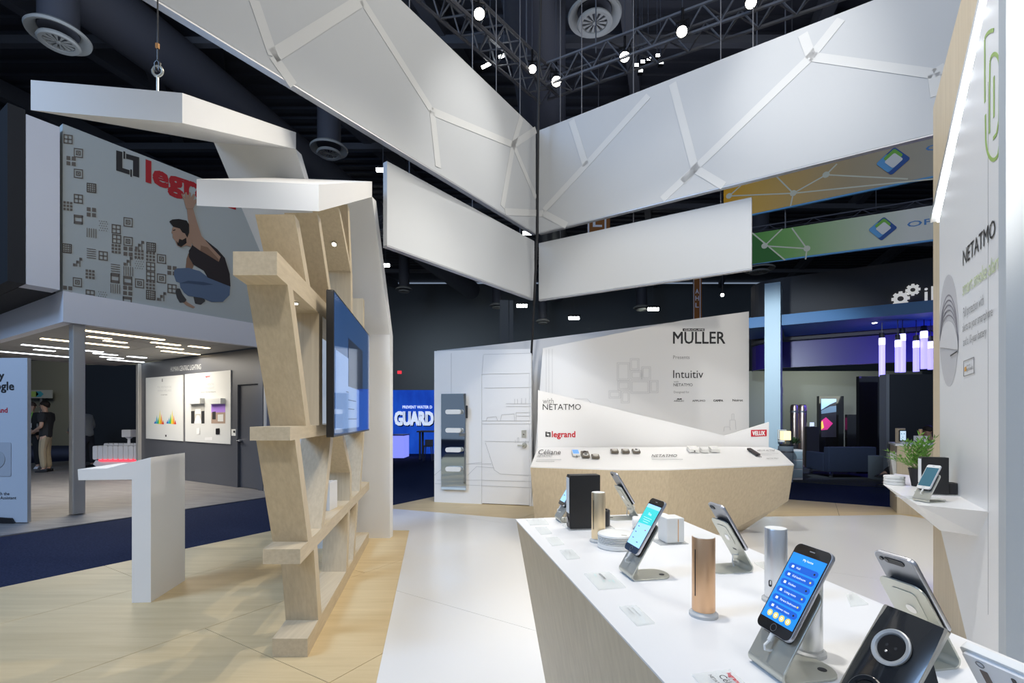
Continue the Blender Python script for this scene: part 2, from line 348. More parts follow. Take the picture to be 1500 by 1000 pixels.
for i, (a, b) in enumerate((((718, 93), (706, 99)), ((738, 81), (731, 84)))):
    p, q = P(*a, 8.2), P(*b, 8.2); e = thing('strip_lamp', ('short white tube lamp near the steep banner truss, lower one', 'short white tube lamp near the steep banner truss, upper one')[i], 'lamp', p); obj('tube', MB().tube([p, q], .025, 8), LENSW, e); obj('hanging_wire', MB().tube([p, V((p.x, p.y, 13.1))], .006, 5), DARK, e)
# ------------------------------------------------------------------ hanging white banners
def banner(pa, pb, zb, top_px, label, ea=0, eb=0, th=.06):
    a, b = PZ(*pa, zb), PZ(*pb, zb); pl = Plane(a, b-a); zt = pl.pt(*top_px).z; d = (b-a).normalized(); a2, b2 = a-d*ea, b+d*eb
    t = thing('hanging_banner', label, 'banner', (a2+b2)/2)
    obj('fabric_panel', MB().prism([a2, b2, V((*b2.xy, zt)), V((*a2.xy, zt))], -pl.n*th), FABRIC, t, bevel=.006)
    obj('edge_frame', MB().obox(a2-Z*.012-pl.n*th, b2-a2, pl.n*th, Z*.011), mat('frame aluminium', (.45, .46, .48), .4, .6), t)
    for f in (.12, .5, .88):
        q = a2.lerp(b2, f); obj('hanging_wire', MB().tube([V((q.x, q.y, zt))-pl.n*th/2, V((q.x, q.y, 13.2))-pl.n*th/2], .006, 5), DARK2, t)
    return t, pl, (a2, b2, zt)
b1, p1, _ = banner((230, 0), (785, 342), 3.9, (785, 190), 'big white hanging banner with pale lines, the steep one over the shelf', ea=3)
mb = linespx(p1, [[(372, 0), (400, 82), (430, 125)], [(400, 82), (530, 0)], [(530, 0), (633, 163), (642, 245)], [(633, 163), (752, 212), (785, 190)], [(752, 212), (736, 303)], [(752, 212), (785, 290)], [(740, 310), (786, 312)], [(752, 212), (764, 172)]], .085)
obj('line_pattern', mb, FABRIC_L, b1, kind='stuff')
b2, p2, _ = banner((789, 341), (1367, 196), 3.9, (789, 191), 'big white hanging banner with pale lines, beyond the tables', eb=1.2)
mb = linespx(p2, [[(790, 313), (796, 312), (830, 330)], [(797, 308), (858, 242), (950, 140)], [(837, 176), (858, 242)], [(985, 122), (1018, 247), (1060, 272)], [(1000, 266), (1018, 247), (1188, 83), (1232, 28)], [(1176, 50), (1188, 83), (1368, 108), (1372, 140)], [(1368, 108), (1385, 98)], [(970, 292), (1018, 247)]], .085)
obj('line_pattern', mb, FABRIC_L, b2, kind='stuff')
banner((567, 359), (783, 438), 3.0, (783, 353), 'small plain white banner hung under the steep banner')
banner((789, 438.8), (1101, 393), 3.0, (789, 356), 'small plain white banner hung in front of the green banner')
single('power_cable', MB().tube([P(793, -40, 6.3), P(789, 100, 6.35), P(787, 340, 6.4), P(783, 430, 6.55), P(777, 545, 7.75)], .017, 8), MATTBLK, 'black power cable dropping past the banners behind the white wall', 'cable', smooth=True)
# far coloured banners
def gradient(name, stops, axis, ln, emit=0):
    m = mat(name, stops[0][1], .8); nt = m.node_tree; b = nt.nodes['Principled BSDF']
    tc = nt.nodes.new('ShaderNodeTexCoord'); sx = nt.nodes.new('ShaderNodeVectorMath'); sx.operation = 'DOT_PRODUCT'; sx.inputs[1].default_value = V(axis)/ln
    rp = nt.nodes.new('ShaderNodeValToRGB'); e = rp.color_ramp.elements
    e[0].position, e[0].color = stops[0][0], (*stops[0][1], 1); e[1].position, e[1].color = stops[-1][0], (*stops[-1][1], 1)
    for p, c in stops[1:-1]:
        k = e.new(p); k.color = (*c, 1)
    nt.links.new(tc.outputs['Object'], sx.inputs[0]); nt.links.new(sx.outputs['Value'], rp.inputs[0]); nt.links.new(rp.outputs[0], b.inputs['Base Color'])
    return m
BLUE_A, BLUE_B, GRN = mat('print light blue', (.10, .33, .62), .6), mat('print deep blue', (.01, .07, .28), .6), mat('print leaf green', (.16, .42, .05), .6)
BLUE_C = mat('print mid blue', (.07, .22, .50), .6)
def openlogo(t, pl, c, s, tilt):
    o = pl.pt(*c, .01); sc = (pl.pt(c[0]+s, c[1]).xy-pl.pt(*c).xy).length; ex = pl.d if pl.d.x > 0 else -pl.d; ang = math.radians(40)
    u = ex*math.cos(ang)+Z*math.sin(ang); v = -ex*math.sin(ang)+Z*math.cos(ang); q = sc*.62
    def rr(cx, cy, hw, hh, r, m, nm, k): obj(nm, MB().rrect(o+u*cx*q+v*cy*q+pl.n*.004*k, u, v, hw*q, hh*q, r*q, pl.n*.004), m, t)
    rr(0, 0, 1, 1, .22, BLUE_B, 'logo_square', 0); rr(-.4, .2, .6, .78, .2, BLUE_A, 'logo_corner', 1); rr(.28, .32, .6, .55, .16, GRN, 'logo_corner', 2); rr(.05, -.02, .55, .55, .16, mat('print off white', (.7, .7, .68), .7), 'logo_window', 3)
def far_banner(pa, pb, z, ty, m, label, ea, eb, pts, txt, logo, cen):
    a, b = PZ(*pa, z), PZ(*pb, z); pl = Plane(a, b-a); zt = pl.pt(pa[0], ty).z; d = (b-a).normalized(); a2, b2 = a-d*ea, b+d*eb
    t = thing('coloured_banner', label, 'banner', a2)
    obj('fabric_panel', MB().prism([a2, b2, V((*b2.xy, zt)), V((*a2.xy, zt))], -pl.n*.05), m(d), t)
    obj('edge_trim', MB().obox(a2-Z*.03, b2-a2, -pl.n*.05, Z*.028), BLUE_A, t)
    obj('line_pattern', linespx(pl, pts, .025), mat('banner line print', (.62, .62, .5), .8), t, kind='stuff')
    mb = MB()
    for c in cen: mb.lathe([(.06, .004), (.06, .008)], pl.pt(*c), 12, pl.n)
    obj('dot_pattern', mb, MT['banner line print'], t, kind='stuff')
    if 'green' in label: obj('print_corner', MB().prism(polypx(pl, [(1100, 342), (1148, 380), (1100, 387)], .0005), pl.n*.0012), mat('deep green print', (.035, .15, .03), .8), t)
    openlogo(t, pl, logo[0], logo[1], 0)
    textpx(t, 'OPEN', BLUE_C, pl, *txt, bold=.015)
    for f in (.1, .5, .9):
        q = a2.lerp(b2, f); obj('hanging_wire', MB().tube([V((q.x, q.y, zt)), V((q.x, q.y, 13.2))], .012, 5), DARK2, t)
far_banner((1060, 322), (1368, 257), 5.6, 250, lambda d: gradient('orange to grey print', [(0, (.75, .36, .01)), (.12, (.68, .40, .08)), (.45, (.42, .33, .20)), (.8, (.40, .40, .36)), (1, (.42, .43, .43))], d, 5.0), 'orange to grey printed banner hung highest, with a square logo', .0, 3,
           [[(1068, 287), (1085, 272)], [(1068, 287), (1162, 283), (1137, 258)], [(1162, 283), (1158, 302)], [(1162, 283), (1210, 256), (1226, 240)], [(1162, 283), (1368, 262)], [(1210, 256), (1330, 262)]], (1356, 1448, 222, 205, 214), ((1308, 236), 30), [(1068, 287), (1162, 283), (1210, 256)])
far_banner((1102, 385), (1376, 349), 4.6, 342, lambda d: gradient('green to white print', [(0, (.09, .30, .05)), (.14, (.2, .4, .12)), (.3, (.42, .52, .32)), (.5, (.66, .66, .6)), (1, (.66, .66, .64))], d, 5.2), 'green to white printed banner with a square logo, beneath the orange one', .0, 3,
           [[(1120, 360), (1146, 335)], [(1120, 360), (1182, 364), (1160, 334)], [(1182, 364), (1180, 380)], [(1102, 341), (1150, 381)]], (1329, 1404, 333, 322, 325), ((1293, 335), 25), [(1120, 360), (1182, 364)])
# ------------------------------------------------------------------ printed white wall room behind the counter
WL, WR = V((-1.25, 7.77, 0)), V((.30, 7.40, 0)); WE = V((3.63, 7.40, 0)); pw = Plane(WL, WR-WL); pm = Plane(WR, WE-WR)
def upz(p, z): return V((p.x, p.y, z))
n1 = -pw.n*.06; dd = (WR-WL).normalized()
da, db = pw.pt(705.5, 739), pw.pt(775.5, 741); dz = pw.pt(706, 548).z
wb = MB().prism([WL, upz(WL, 2.425), upz(da, 2.42), upz(da, 0)], n1).prism([upz(da, dz), upz(db, dz), upz(db, 2.41), upz(da, 2.42)], n1).prism([upz(db, 0), WR, upz(WR, 2.408), upz(db, 2.41)], n1)
wall = struct('wall_room_front', wb, WHITE_PNT, label='white wall with grey bathroom line drawing')
wall2 = struct('wall_room_side', MB().prism([WR, WE, pm.pt(1097, 456), pm.pt(1000, 469), pm.pt(795, 510)], (0, .06, 0)), WHITE_PNT, label='white printed wall behind the sloped display counter')
pr = Plane((-1.25, 7.86), (5.45, .75))
struct('wall_room_rear', MB().prism([V((-1.25, 7.86, 0)), V((4.2, 8.61, 0)), pr.pt(1097, 457), pr.pt(1000, 470), pr.pt(747, 502), pr.pt(640, 513.5)], (-.01, .05, 0)), WHITE_PNT, label='white rear wall of the small room')
d = struct('door_1', MB().prism([upz(da+dd*.004, .012), upz(db-dd*.004, .012), upz(db-dd*.004, dz-.004), upz(da+dd*.004, dz-.004)], -pw.n*.045), WHITE_PNT, label='white flush door with bathroom line drawing and lever handle')
d.location += -pw.n*.006
k = pw.pt(768, 652, .03); obj('handle', MB().lathe([(.035, -.03), (.037, .012), (.03, .02)], k, 20, pw.n).tube([k, k+pw.n*.035, k+pw.n*.04-dd*.10], .010, 8), STEEL, d, smooth=True)
k = pw.pt(767.5, 635, 0); obj('lock_plate', MB().rrect(k, dd, Z, .036, .055, .004, pw.n*.016), STEEL, d); obj('lock_button', MB().lathe([(.013, .016), (.012, .022)], k-Z*.01, 12, pw.n), CHROME, d)
obj('line_drawing', linespx(pw, [[(708, 520), (706, 548)], [(708, 519), (778, 517)], [(778, 513), (778, 742)], [(709, 568), (778, 567)], [(741, 591), (778, 591)], [(741, 595), (778, 595)], [(706, 616), (778, 616)], [(706, 620.5), (778, 620.5)],
    [(712, 616), (714, 611), (727, 610), (729, 616)], [(733, 616), (735, 607), (753, 606), (754, 616)], [(756, 615), (756, 604), (777, 604)], [(756, 609), (777, 609)], [(710, 646), (775, 647)], [(711, 648), (724, 688), (733, 694), (778, 696)], [(636, 696), (655, 680), (720, 679)], [(685, 696), (698, 683), (724, 685)],
    [(640, 703), (706, 703), (778, 705)], [(637, 708), (706, 711), (778, 714)], [(661, 517), (661, 578)], [(754, 591), (754, 584)], [(758, 591), (758, 584)], [(764, 591), (764, 583)], [(770, 591), (770, 583)], [(755, 648), (755, 644)], [(758, 648), (758, 641), (760, 641), (760, 648)], [(770, 648), (770, 645)], [(686, 679), (706, 677)]], .005), LINE, wall, kind='stuff')
fr = []
def frame(x0, y0, x1, y1):
    for i in (0, 2): fr.append([(x0+i, y0+i), (x1-i, y0+i), (x1-i, y1-i), (x0+i, y1-i), (x0+i, y0+i)])
for a in ((904, 531, 922, 557), (923, 525, 936, 542), (924, 543, 940, 555), (940, 537, 953, 555), (905, 558, 922, 571), (924, 557, 951, 576), (952, 557, 964, 575), (892, 572, 909, 583), (910, 573, 922, 590)): frame(*a)
fr += [[(800, 512), (800, 575)], [(804, 511), (804, 577)], [(809, 511), (809, 578)], [(838, 584), (860, 584), (868, 592)], [(1060, 632), (1061, 625), (1069, 625), (1070, 630)], [(1069, 624), (1069, 615), (1077, 615), (1078, 629)], [(1072, 615), (1072, 606), (1075, 606), (1075, 615)]]
obj('line_drawing', linespx(pm, fr, .004), LINE, wall2, kind='stuff')
textpx(wall2, 'MULLER', INK, pm, 986, 1062, 503, 503, 486, bold=.016)
obj('logo_bar', MB().prism(polypx(pm, [(1000, 481), (1032, 481), (1032, 484.8), (1000, 484.8)], .002), pm.n*.003), INK, wall2)
textpx(wall2, 'GROUPE', WHITE_PNT, pm, 1002, 1031, 484.2, 484.2, 481.8, lift=.008, bold=.02)
for bd, x0, x1, yb, yt, m, bo in (('Presents', 986, 1010, 525.5, 520.5, GREYINK, 0), ('Intuitiv', 986, 1030, 553.5, 542, INK, -.006), ('with', 987, 994, 560, 557.5, GREYINK, 0), ('NETATMO', 986.5, 1014.5, 565.5, 561.3, INK, .0), ('Designed for', 987, 1009.5, 575.5, 572.5, GREYINK, 0),
                              ('AIRELEC', 987, 1002, 588, 586, INK, .02), ('APPLIMO', 1014, 1033, 588, 585.5, INK, .02), ('CAMPA', 1045, 1059, 588, 585, INK, .04), ('Noirot', 1073, 1088, 587.5, 584.5, INK, .03)):
    textpx(wall2, bd, m, pm, x0, x1, yb, yb, yt, bold=bo)
obj('logo_mark', MB().prism(polypx(pm, [(991, 585), (993, 583), (995, 584), (998, 583), (999, 585)], .002), pm.n*.002), INK, wall2)
# mirror radiator
rp = [pw.pt(648, 577), pw.pt(684, 577.5), pw.pt(684.5, 717), pw.pt(648, 716)]
t = thing('towel_radiator', 'tall mirrored towel radiator with four white bars on the white wall', 'radiator', pw.pt(666, 717))
c = (rp[0]+rp[2])/2; hw = (rp[1]-rp[0]).length/2; hh = (rp[0].z-rp[2].z)/2
obj('mirror_panel', MB().rrect(c+pw.n*.04, dd, Z, hw, hh, .004, pw.n*.02), mat('mirror glass', (.62, .68, .72), .03, 1), t)
obj('back_box', MB().rrect(c, dd, Z, hw-.03, hh-.04, .004, pw.n*.04), CREAM, t)
obj('control_strip', MB().rrect(c-Z*(hh-.02)+pw.n*.06, dd, Z, hw-.004, .018, .003, pw.n*.004), mat('pale blue enamel', (.55, .66, .75), .3), t)
for y in (603, 630, 658.5, 686.5):
    q = pw.pt(665, y, .085); obj('towel_bar', MB().rrect(q, dd, Z, .125, .036, .03, pw.n*.05), CREAM, t, smooth=True)
obj('display', MB().rrect(pw.pt(684.2, 603, .05), dd, Z, .012, .1, .01, pw.n*.03), BLACK, t)
# sloped display counter
# the sloped top's own plane: from front edge to back edge
def onslope(px, py, lift=0):
    o = V((1.38, 5.17, .80)); ex = V((1, 0, 0)); ey = V((0, 1, .34)); n = ex.cross(ey).normalized()
    r = V(((px-CX)/F, 1, -(py-HY)/F)); y = n.dot(o-V((0, 0, H)))/n.dot(r); return V((r.x*y, y, H+r.z*y))+n*lift
cf = [onslope(*p) for p in ((777, 683), (900, 687), (980, 687), (1060, 684), (1163, 680))]
cb = [onslope(*p) for p in ((1142, 660), (1126.5, 654.5), (1062, 654), (788, 655))]
t = thing('display_counter', 'oak fronted display counter with sloped white top before the printed wall', 'counter', (1.8, 5.7, 0))
obj('sloped_top', MB().prism(cf+cb, (0, 0, -.012)), WHITE_LAM, t)
m_ = [p-Z*.0125 for p in cf]; lo = [V((.27, 5.46, 0)), V((1.15, 5.40, 0)), V((1.75, 5.45, 0)), G(1059, 783), G(1087, 778)]; rr_ = P(1155, 733, 5.5)
bk = [cb[3]-Z*.0125+V((0, .02, 0)), cb[1]-Z*.0125+V((0, .02, 0))]; bl = [V((.36, 5.85, 0)), V((2.8, 5.95, 0))]
bb = MB(); bb.add(m_+lo+[rr_]+bk+bl, [(0, 5, 6, 1), (1, 6, 7, 2), (2, 7, 8, 3), (3, 8, 9, 10, 4), (0, 11, 13, 5), (4, 10, 12), (10, 9, 14, 12), (11, 12, 14, 13), (5, 13, 14, 9, 8, 7, 6), (0, 1, 2, 3, 4, 12, 11)])
obj('body', bb, WOOD_Z, t)
w0, w1, w2 = cb[3]+V((-.004, .004, 0)), cb[2]+V((0, .06, 0)), cb[1]+V((.0, .006, 0))
pb1 = Plane(w0, w1-w0); pb2 = Plane(w1, w2-w1)
obj('backsplash', MB().prism([upz(w0, w0.z-.02), upz(w1, w1.z-.02), pb1.pt(1062, 638), pb1.pt(788, 571)], (0, .02, 0)), WHITE_LAM, t)
obj('backsplash', MB().prism([upz(w1, w1.z-.02), upz(w2, w2.z-.02), pb2.pt(1126.5, 618), pb1.pt(1062, 638)], (0, .02, 0)), WHITE_LAM, t)
textpx(t, 'with', GREYINK, pb1, 795, 811, 591, 591, 583)
textpx(t, 'NETATMO', INK, pb1, 795, 851, 600, 600, 591.5)
textpx(t, 'legrand', RED, pb1, 808.5, 842.5, 640, 640, 631.5, bold=.03)
def squares(t, pl, x0, y0, x1, y1, sk=0):        # the two interlocking corner brackets
    def q(u, v): return (x0+(x1-x0)*u, y0+(y1-y0)*v+sk*u)
    for pts in ([(0, 0), (.27, 0), (.27, .68), (.6, .68), (.6, .93), (0, .93)], [(.4, .1), (1, .1), (1, .98), (.74, .98), (.74, .35), (.4, .35)], [(.32, 0), (.38, 0), (.38, .3), (.32, .3)], [(.63, .7), (.69, .7), (.69, 1), (.63, 1)]):
        obj('logo_bracket', MB().prism(polypx(pl, [q(*p) for p in pts], .002), pl.n*.003), INK, t)
squares(t, pb1, 799, 632, 806.5, 640)
obj('logo_plate', MB().prism(polypx(pb2, [(1100, 629.5), (1123, 629), (1123, 638.5), (1100, 639.3)], .001), pb2.n*.004), RED, t)
textpx(t, 'VELUX', WHITE_PNT, pb2, 1102, 1120, 637.3, 637, 631.5, lift=.007, bold=.05)
SX, SY = V((1, 0, 0)), V((0, .9468, .3219)); SN = SX.cross(SY)
def slopetext(body, m, x0, x1, yb, yt, bold=0):
    a, b, c_ = onslope(x0, yb, .014), onslope(x1, yb, .014), onslope(x0+1.5, yt, .014); text(t, body, m, a, b-a, c_-a, .002, bold)
slopetext('Céliane', INK, 788, 821, 667, 660); slopetext('NETATMO', GREYINK, 786.5, 808, 671, 668.3)
slopetext('NETATMO', INK, 954, 991, 671, 667); slopetext('VELUX ACTIVE', INK, 1108, 1134, 662.5, 660); slopetext('NETATMO', GREYINK, 1122, 1139, 674, 672)
for x0, x1, y in ((786, 822, 674.5), (785, 812, 677), (1107, 1140, 665.5), (1110, 1130, 667.5), (955, 1000, 674)):
    obj('caption_line', MB().strip(onslope(x0, y, .013), onslope(x1, y, .013), .008, Z, SN*.002), LINE, t)
def flat(px, py, w_, h_, th, m, name, label, cat, grp=None, rise=0):
    p = onslope(px, py, .014); e = thing(name, label, cat, p, 0, grp)
    obj('plate', MB().rrect(p, SX, SY, w_/2, h_/2, .006, SN*th), m, e); return e, p
BRONZE = mat('bronze plate', (.16, .14, .11), .35, .5); PEARL = mat('pearl knob', (.62, .59, .54), .3, .3)
e, p = flat(843.3, 666, .08, .15, .02, CREAM, 'thermostat_phone', 'white framed phone with blue screen on the sloped counter', 'phone')
obj('screen', MB().rrect(p+SN*.02+SY*.012, SX, SY, .034, .055, .003, SN*.002), mat('blue lit screen', (.10, .30, .72), .3, emit=.55), e); obj('cable', MB().tube([p-SY*.075+SN*.01, p-SY*.12+SN*.01], .004, 6), BLACK, e)
e, p = flat(857.2, 668, .085, .155, .02, BRONZE, 'double_socket', 'bronze double socket plate beside the blue screened phone', 'socket')
for s_, m in ((.036, mat('brown knob', (.12, .10, .09), .3)), (-.034, CREAM)): obj('socket_ring', MB().lathe([(.031, .02), (.029, .028), (.02, .028), (.02, .02)], p+SY*s_, 24, SN), m, e); 
obj('socket_well', MB().lathe([(.02, .0201), (.02, .029)], p-SY*.034, 16, SN), BLACK, e)
e, p = flat(872, 671, .085, .085, .02, BRONZE, 'rotary_switch', 'bronze rotary switch plate lying nearest the counter front', 'switch'); obj('knob', MB().lathe([(.032, .02), (.03, .032), (.0, .034)], p, 24, SN), PEARL, e, smooth=True)
for i, (px, lb) in enumerate(((900, 'first of three bronze wall plates, pale knob, nearest the socket plates'), (916, 'middle of the three bronze wall plates, pale knob'), (931.5, 'third bronze wall plate of the row, with a black centred ring'))):
    e, p = flat(px, 663.2, .085, .085, .02, BRONZE, 'wall_switch', lb, 'switch', 'three bronze plates on the sloped counter')
    obj('knob', MB().lathe([(.032, .02), (.03, .030), (.0, .032)], p, 24, SN), PEARL if i < 2 else CREAM, e, smooth=True)
    if i == 2: obj('socket_well', MB().lathe([(.016, .03), (.016, .034)], p, 16, SN), BLACK, e)
for px, py, w_, lb in ((1014.5, 661, .11, 'larger white sensor box with a black dot on the counter'), (1031, 662, .085, 'small white square switch between two white boxes'), (1045.5, 661, .1, 'white square gateway box farthest along the counter')):
    e, p = flat(px, py, w_, w_*1.05, .035, CREAM, 'white_sensor', lb, 'sensor', 'white sensors on the sloped counter')
    obj('button', MB().rrect(p+SN*.035, SX, SY, w_*.3, w_*.3, .004, SN*.003), WHITE_LAM, e)
    if w_ > .105: obj('dot', MB().lathe([(.008, .0), (.008, .004)], p-SY*w_*.535+SN*.015, 12, -SY), BLACK, e)
e = thing('remote_control', 'black slim remote control lying at an angle on the counter', 'remote', onslope(1104, 664, .014))
a, b = onslope(1096, 659.5, .014), onslope(1111, 669, .014); u = (b-a).normalized(); vv = SN.cross(u)
obj('body', MB().rrect((a+b)/2, u, vv, (b-a).length/2, .024, .01, SN*.018), BLACK, e); obj('cable', MB().tube([b+SN*.008, b+u*.05+SN*.006], .004, 6), GREYINK, e)
# ------------------------------------------------------------------ hook frames, shelf and screen
def XR(y): return -1.07-.16*(y-2.2)
def hook(canopy_top, canopy_th, leg_l, leg_r, label):
    t = thing('hook_frame', label, 'frame', (leg_l[-1]+leg_r[-1])/2)
    p1, p2, p3, p4 = canopy_top; b1, b2, b3, b4 = [p-Z*h for p, h in zip(canopy_top, canopy_th)]
    mb = MB().add([p1, p2, p3, p4, b1, b2, b3, b4], [(0, 1, 2, 3), (7, 6, 5, 4), (0, 4, 5, 1), (1, 5, 6, 2), (2, 6, 7, 3), (3, 7, 4, 0)]); obj('canopy', mb, WHITE_PNT, t)
    back = V((.012, .09, 0)); vs = []; fs = []
    for a, b in zip(leg_l, leg_r): vs += [a, b, b+back, a+back]
    for i in range(len(leg_l)-1):
        for k in range(4): fs.append((4*i+k, 4*i+(k+1) % 4, 4*i+4+(k+1) % 4, 4*i+4+k))
    fs += [(0, 1, 2, 3), tuple(len(vs)-4+k for k in (3, 2, 1, 0))]
    obj('leg_panel', MB().add(vs, fs), WHITE_PNT, t)
    return t
B1, B2, B3, B4 = P(288, 262, 2.5), P(467, 270, 2.5), P(545, 265.7, 4.55), P(410, 260, 4.55)
hook([B1, B2, B3, B4], [.138, .139, .145, .14], [B4+V((.06, .0, -.138)), V((-2.02, 5.43, 2.29)), V((-2.1, 5.43, 0))], [B3-Z*.143, P(571, 490, 5.43), V((P(571, 490, 5.43).x, 5.43, 0))], 'white angular hook frame rising behind the shelf beside the screen')
A1_, A2_, A3_, A4_ = P(45, 117, 2.33), P(267, 136, 2.33), P(433.5, 194, 4.2), P(313, 200, 4.2)
hf = hook([A1_, A2_, A3_, A4_], [.145, .145, .143, .05], [P(313, 208, 4.2), P(402, 418, 5.0), V((-2.2, 5.0, 0))], [P(433, 218, 4.2), P(492, 418, 5.0), V((-1.75, 5.0, 0))], 'white angular hook frame with the taller tilted canopy hung from an eye bolt')
q = P(231, 131, 2.6); bt = thing('eye_bolt', 'galvanised eye bolt and steel cable above the taller tilted canopy', 'eye bolt', q)
obj('shank', MB().tube([q-Z*.02, q+Z*.07], .006, 8), STEEL, bt)
obj('ring', MB().tube([q+Z*.098+V((math.cos(a)*.026, 0, math.sin(a)*.026)) for a in np.linspace(0, 2*math.pi, 25)], .007, 8), STEEL, bt, smooth=True)
obj('shackle', MB().tube([q+V((-.01, .0, .10)), q+V((-.012, 0, .14)), q+V((0, 0, .155)), q+V((.012, 0, .14)), q+V((.01, 0, .10))], .007, 8), BLACK, bt, smooth=True)
obj('cable', MB().tube([q+Z*.15, q+Z*6], .004, 6), BLACK, bt); obj('cable_tag', MB().box(q.x-.008, q.x+.008, q.y-.008, q.y+.004, q.z+.22, q.z+.245), mat('orange tag', (.6, .3, .1), .6), bt)
shelf = thing('oak_shelf', 'oak shelf unit of slanted boards carrying the screen', 'shelf', (-1.3, 2.9, 0))
W = .2
def board(name, yz, m=WOOD_P):                   # profile in (y, z), extruded across the shelf's depth
    mb = MB(); n = len(yz); r = [V((XR(y), y, z)) for y, z in yz]; l = [p-V((W, 0, 0)) for p in r]
    mb.add(r+l, [tuple(range(n)), tuple(range(2*n-1, n-1, -1))]+[(i, (i+1) % n, n+(i+1) % n, n+i) for i in range(n)]); return obj(name, mb, m, shelf)
def plank(y0, z0, y1, z1, th=.09): board('upright', [(y0, z0), (y1, z1), (y1+th, z1), (y0+th, z0)], WOOD_Z)
board('plinth', [(2.73, 0.001), (2.73, .104), (5.27, .104), (5.27, .001)])
board('shelf_board', [(2.58, .57), (2.58, .65), (5.3, .65), (5.3, .57)])
board('shelf_board', [(2.40, 1.238), (2.40, 1.306), (5.3, 1.306), (5.3, 1.238)])
board('shelf_board', [(2.20, 2.0), (2.20, 2.108), (5.3, 2.108), (5.3, 2.0)])
cz = lambda y: 2.41+.492*(y-2.5)
for a in ((2.98, .104, 2.87, .57), (3.92, .104, 4.01, .57), (4.25, .104, 4.46, .57), (2.738, .65, 2.484, 1.238), (3.057, .65, 3.345, 1.238), (4.09, .65, 4.10, .885), (4.10, .885, 3.72, 1.238), (4.61, .65, 4.88, 1.238),
          (2.70, 1.306, 2.36, 2.0), (3.0, 1.306, 3.0, 2.0), (4.2, 1.306, 4.35, 2.0), (2.70, 2.108, 2.47, 2.39), (3.36, 2.108, 2.95, cz(2.95)-.03), (4.15, 2.108, 4.13, 2.6), (4.13, 2.6, 3.60, cz(3.6)-.03), (4.12, 2.6, 3.98, cz(3.98)-.03), (4.85, 2.108, 4.85, 2.55)):
    plank(*a)
for q, n_ in ((V((-1.425, 3.875, 2.745)), V((0, -.55, -.8))), (P(432, 433, 2.72), V((0, 0, -1)))):
    n_ = n_.normalized(); q = V((q.x, q.y, 1.9995)) if n_.z < -.9 else q
    lt = obj('puck_light', MB().lathe([(.022, -.004), (.024, .006), (.017, .007)], q, 20, n_), STEEL, shelf); obj('lens', MB().lathe([(.016, .0), (.016, .009)], q, 16, n_), mat('lit puck', (1, .9, .72), .5, emit=14), lt)
for i in range(3):
    x = -1.445+.03*i; bkx = thing('white_book', ('white slim book on the shelf, set farthest behind', 'middle of the three white slim books', 'white slim book standing nearest the shelf front')[i], 'book', (x, 3.72, .65), 0, 'white books on the oak shelf')
    obj('cover', MB().box(x-.012, x+.012, 3.64, 3.80, .6505, .862), WHITE_PNT, bkx, bevel=.002)
    obj('pages', MB().box(x-.009, x+.009, 3.645, 3.802, .653, .8625), CREAM, bkx)
# screen
o = V((XR(2.94)+.055, 2.94, 1.232)); u = (P(541.5, 600, 4.57)-P(489, 600, 2.94)); u.z = 0; ln = 1.63; u = u.normalized(); n_ = V((u.y, -u.x, 0)); hh = .90
o = P(489, 612, 2.94); o.z = 1.232
tv = thing('wall_screen', 'large flat screen mounted on the oak shelf, dark blue with a paler page', 'screen', o+u*ln/2)
obj('casing', MB().rrect(o+u*ln/2+Z*hh/2-n_*.045, u, Z, ln/2, hh/2, .012, n_*.045), BLACK, tv, bevel=.004)
SCR = mat('screen glass', (.02, .055, .15), .06, coat=.6, emit=1.0, spec=.6)
dsp = obj('display', MB().rrect(o+u*ln/2+Z*hh/2, u, Z, ln/2-.014, hh/2-.014, .004, n_*.0015), SCR, tv)
def scr(u0, u1, z0, z1, m, nm, l=.003): obj(nm, MB().prism([o+u*ln*u0+Z*hh*z0+n_*.0015, o+u*ln*u1+Z*hh*z0+n_*.0015, o+u*ln*u1+Z*hh*z1+n_*.0015, o+u*ln*u0+Z*hh*z1+n_*.0015], n_*(l-.0015)), m, dsp)
scr(.03, .60, .05, .60, mat('screen page', (.15, .25, .48), .06, emit=.9, coat=.6), 'page')
scr(.30, .72, .38, .76, mat('screen photo', (.02, .03, .06), .06, emit=.6, coat=.6), 'photo', .004)
for z_, u0, u1 in ((.33, .25, .3), (.27, .3, .5), (.2, .3, .45), (.12, .3, .52)): scr(u0, u1, z_, z_+.006, mat('screen text', (.05, .08, .16), .1, emit=.4), 'text_line', .005)
obj('bracket', MB().obox(o+u*.45-n_*.10+Z*.2, u*.6, n_*.052, Z*.5), mat('copper bracket', (.2, .12, .07), .5, .4), tv)
# ------------------------------------------------------------------ white lectern
L0, L1 = G(193, 883), G(221, 882); ld = (L1-L0); back = G(271, 850)-L1
t = thing('lectern', 'white angular lectern with a short arm standing on the oak floor', 'lectern', (L0+L1+back)/2)
ex = ld.normalized(); wdt = ld.length
pr_ = [(0, 0), (wdt, 0), (wdt, 1.062), (-.17, .984), (-.365, .98), (-.36, .90), (0, .90)]
obj('body', MB().prism([L0+ex*a+Z*b for a, b in pr_], back), WHITE_LAM, t, bevel=.002)
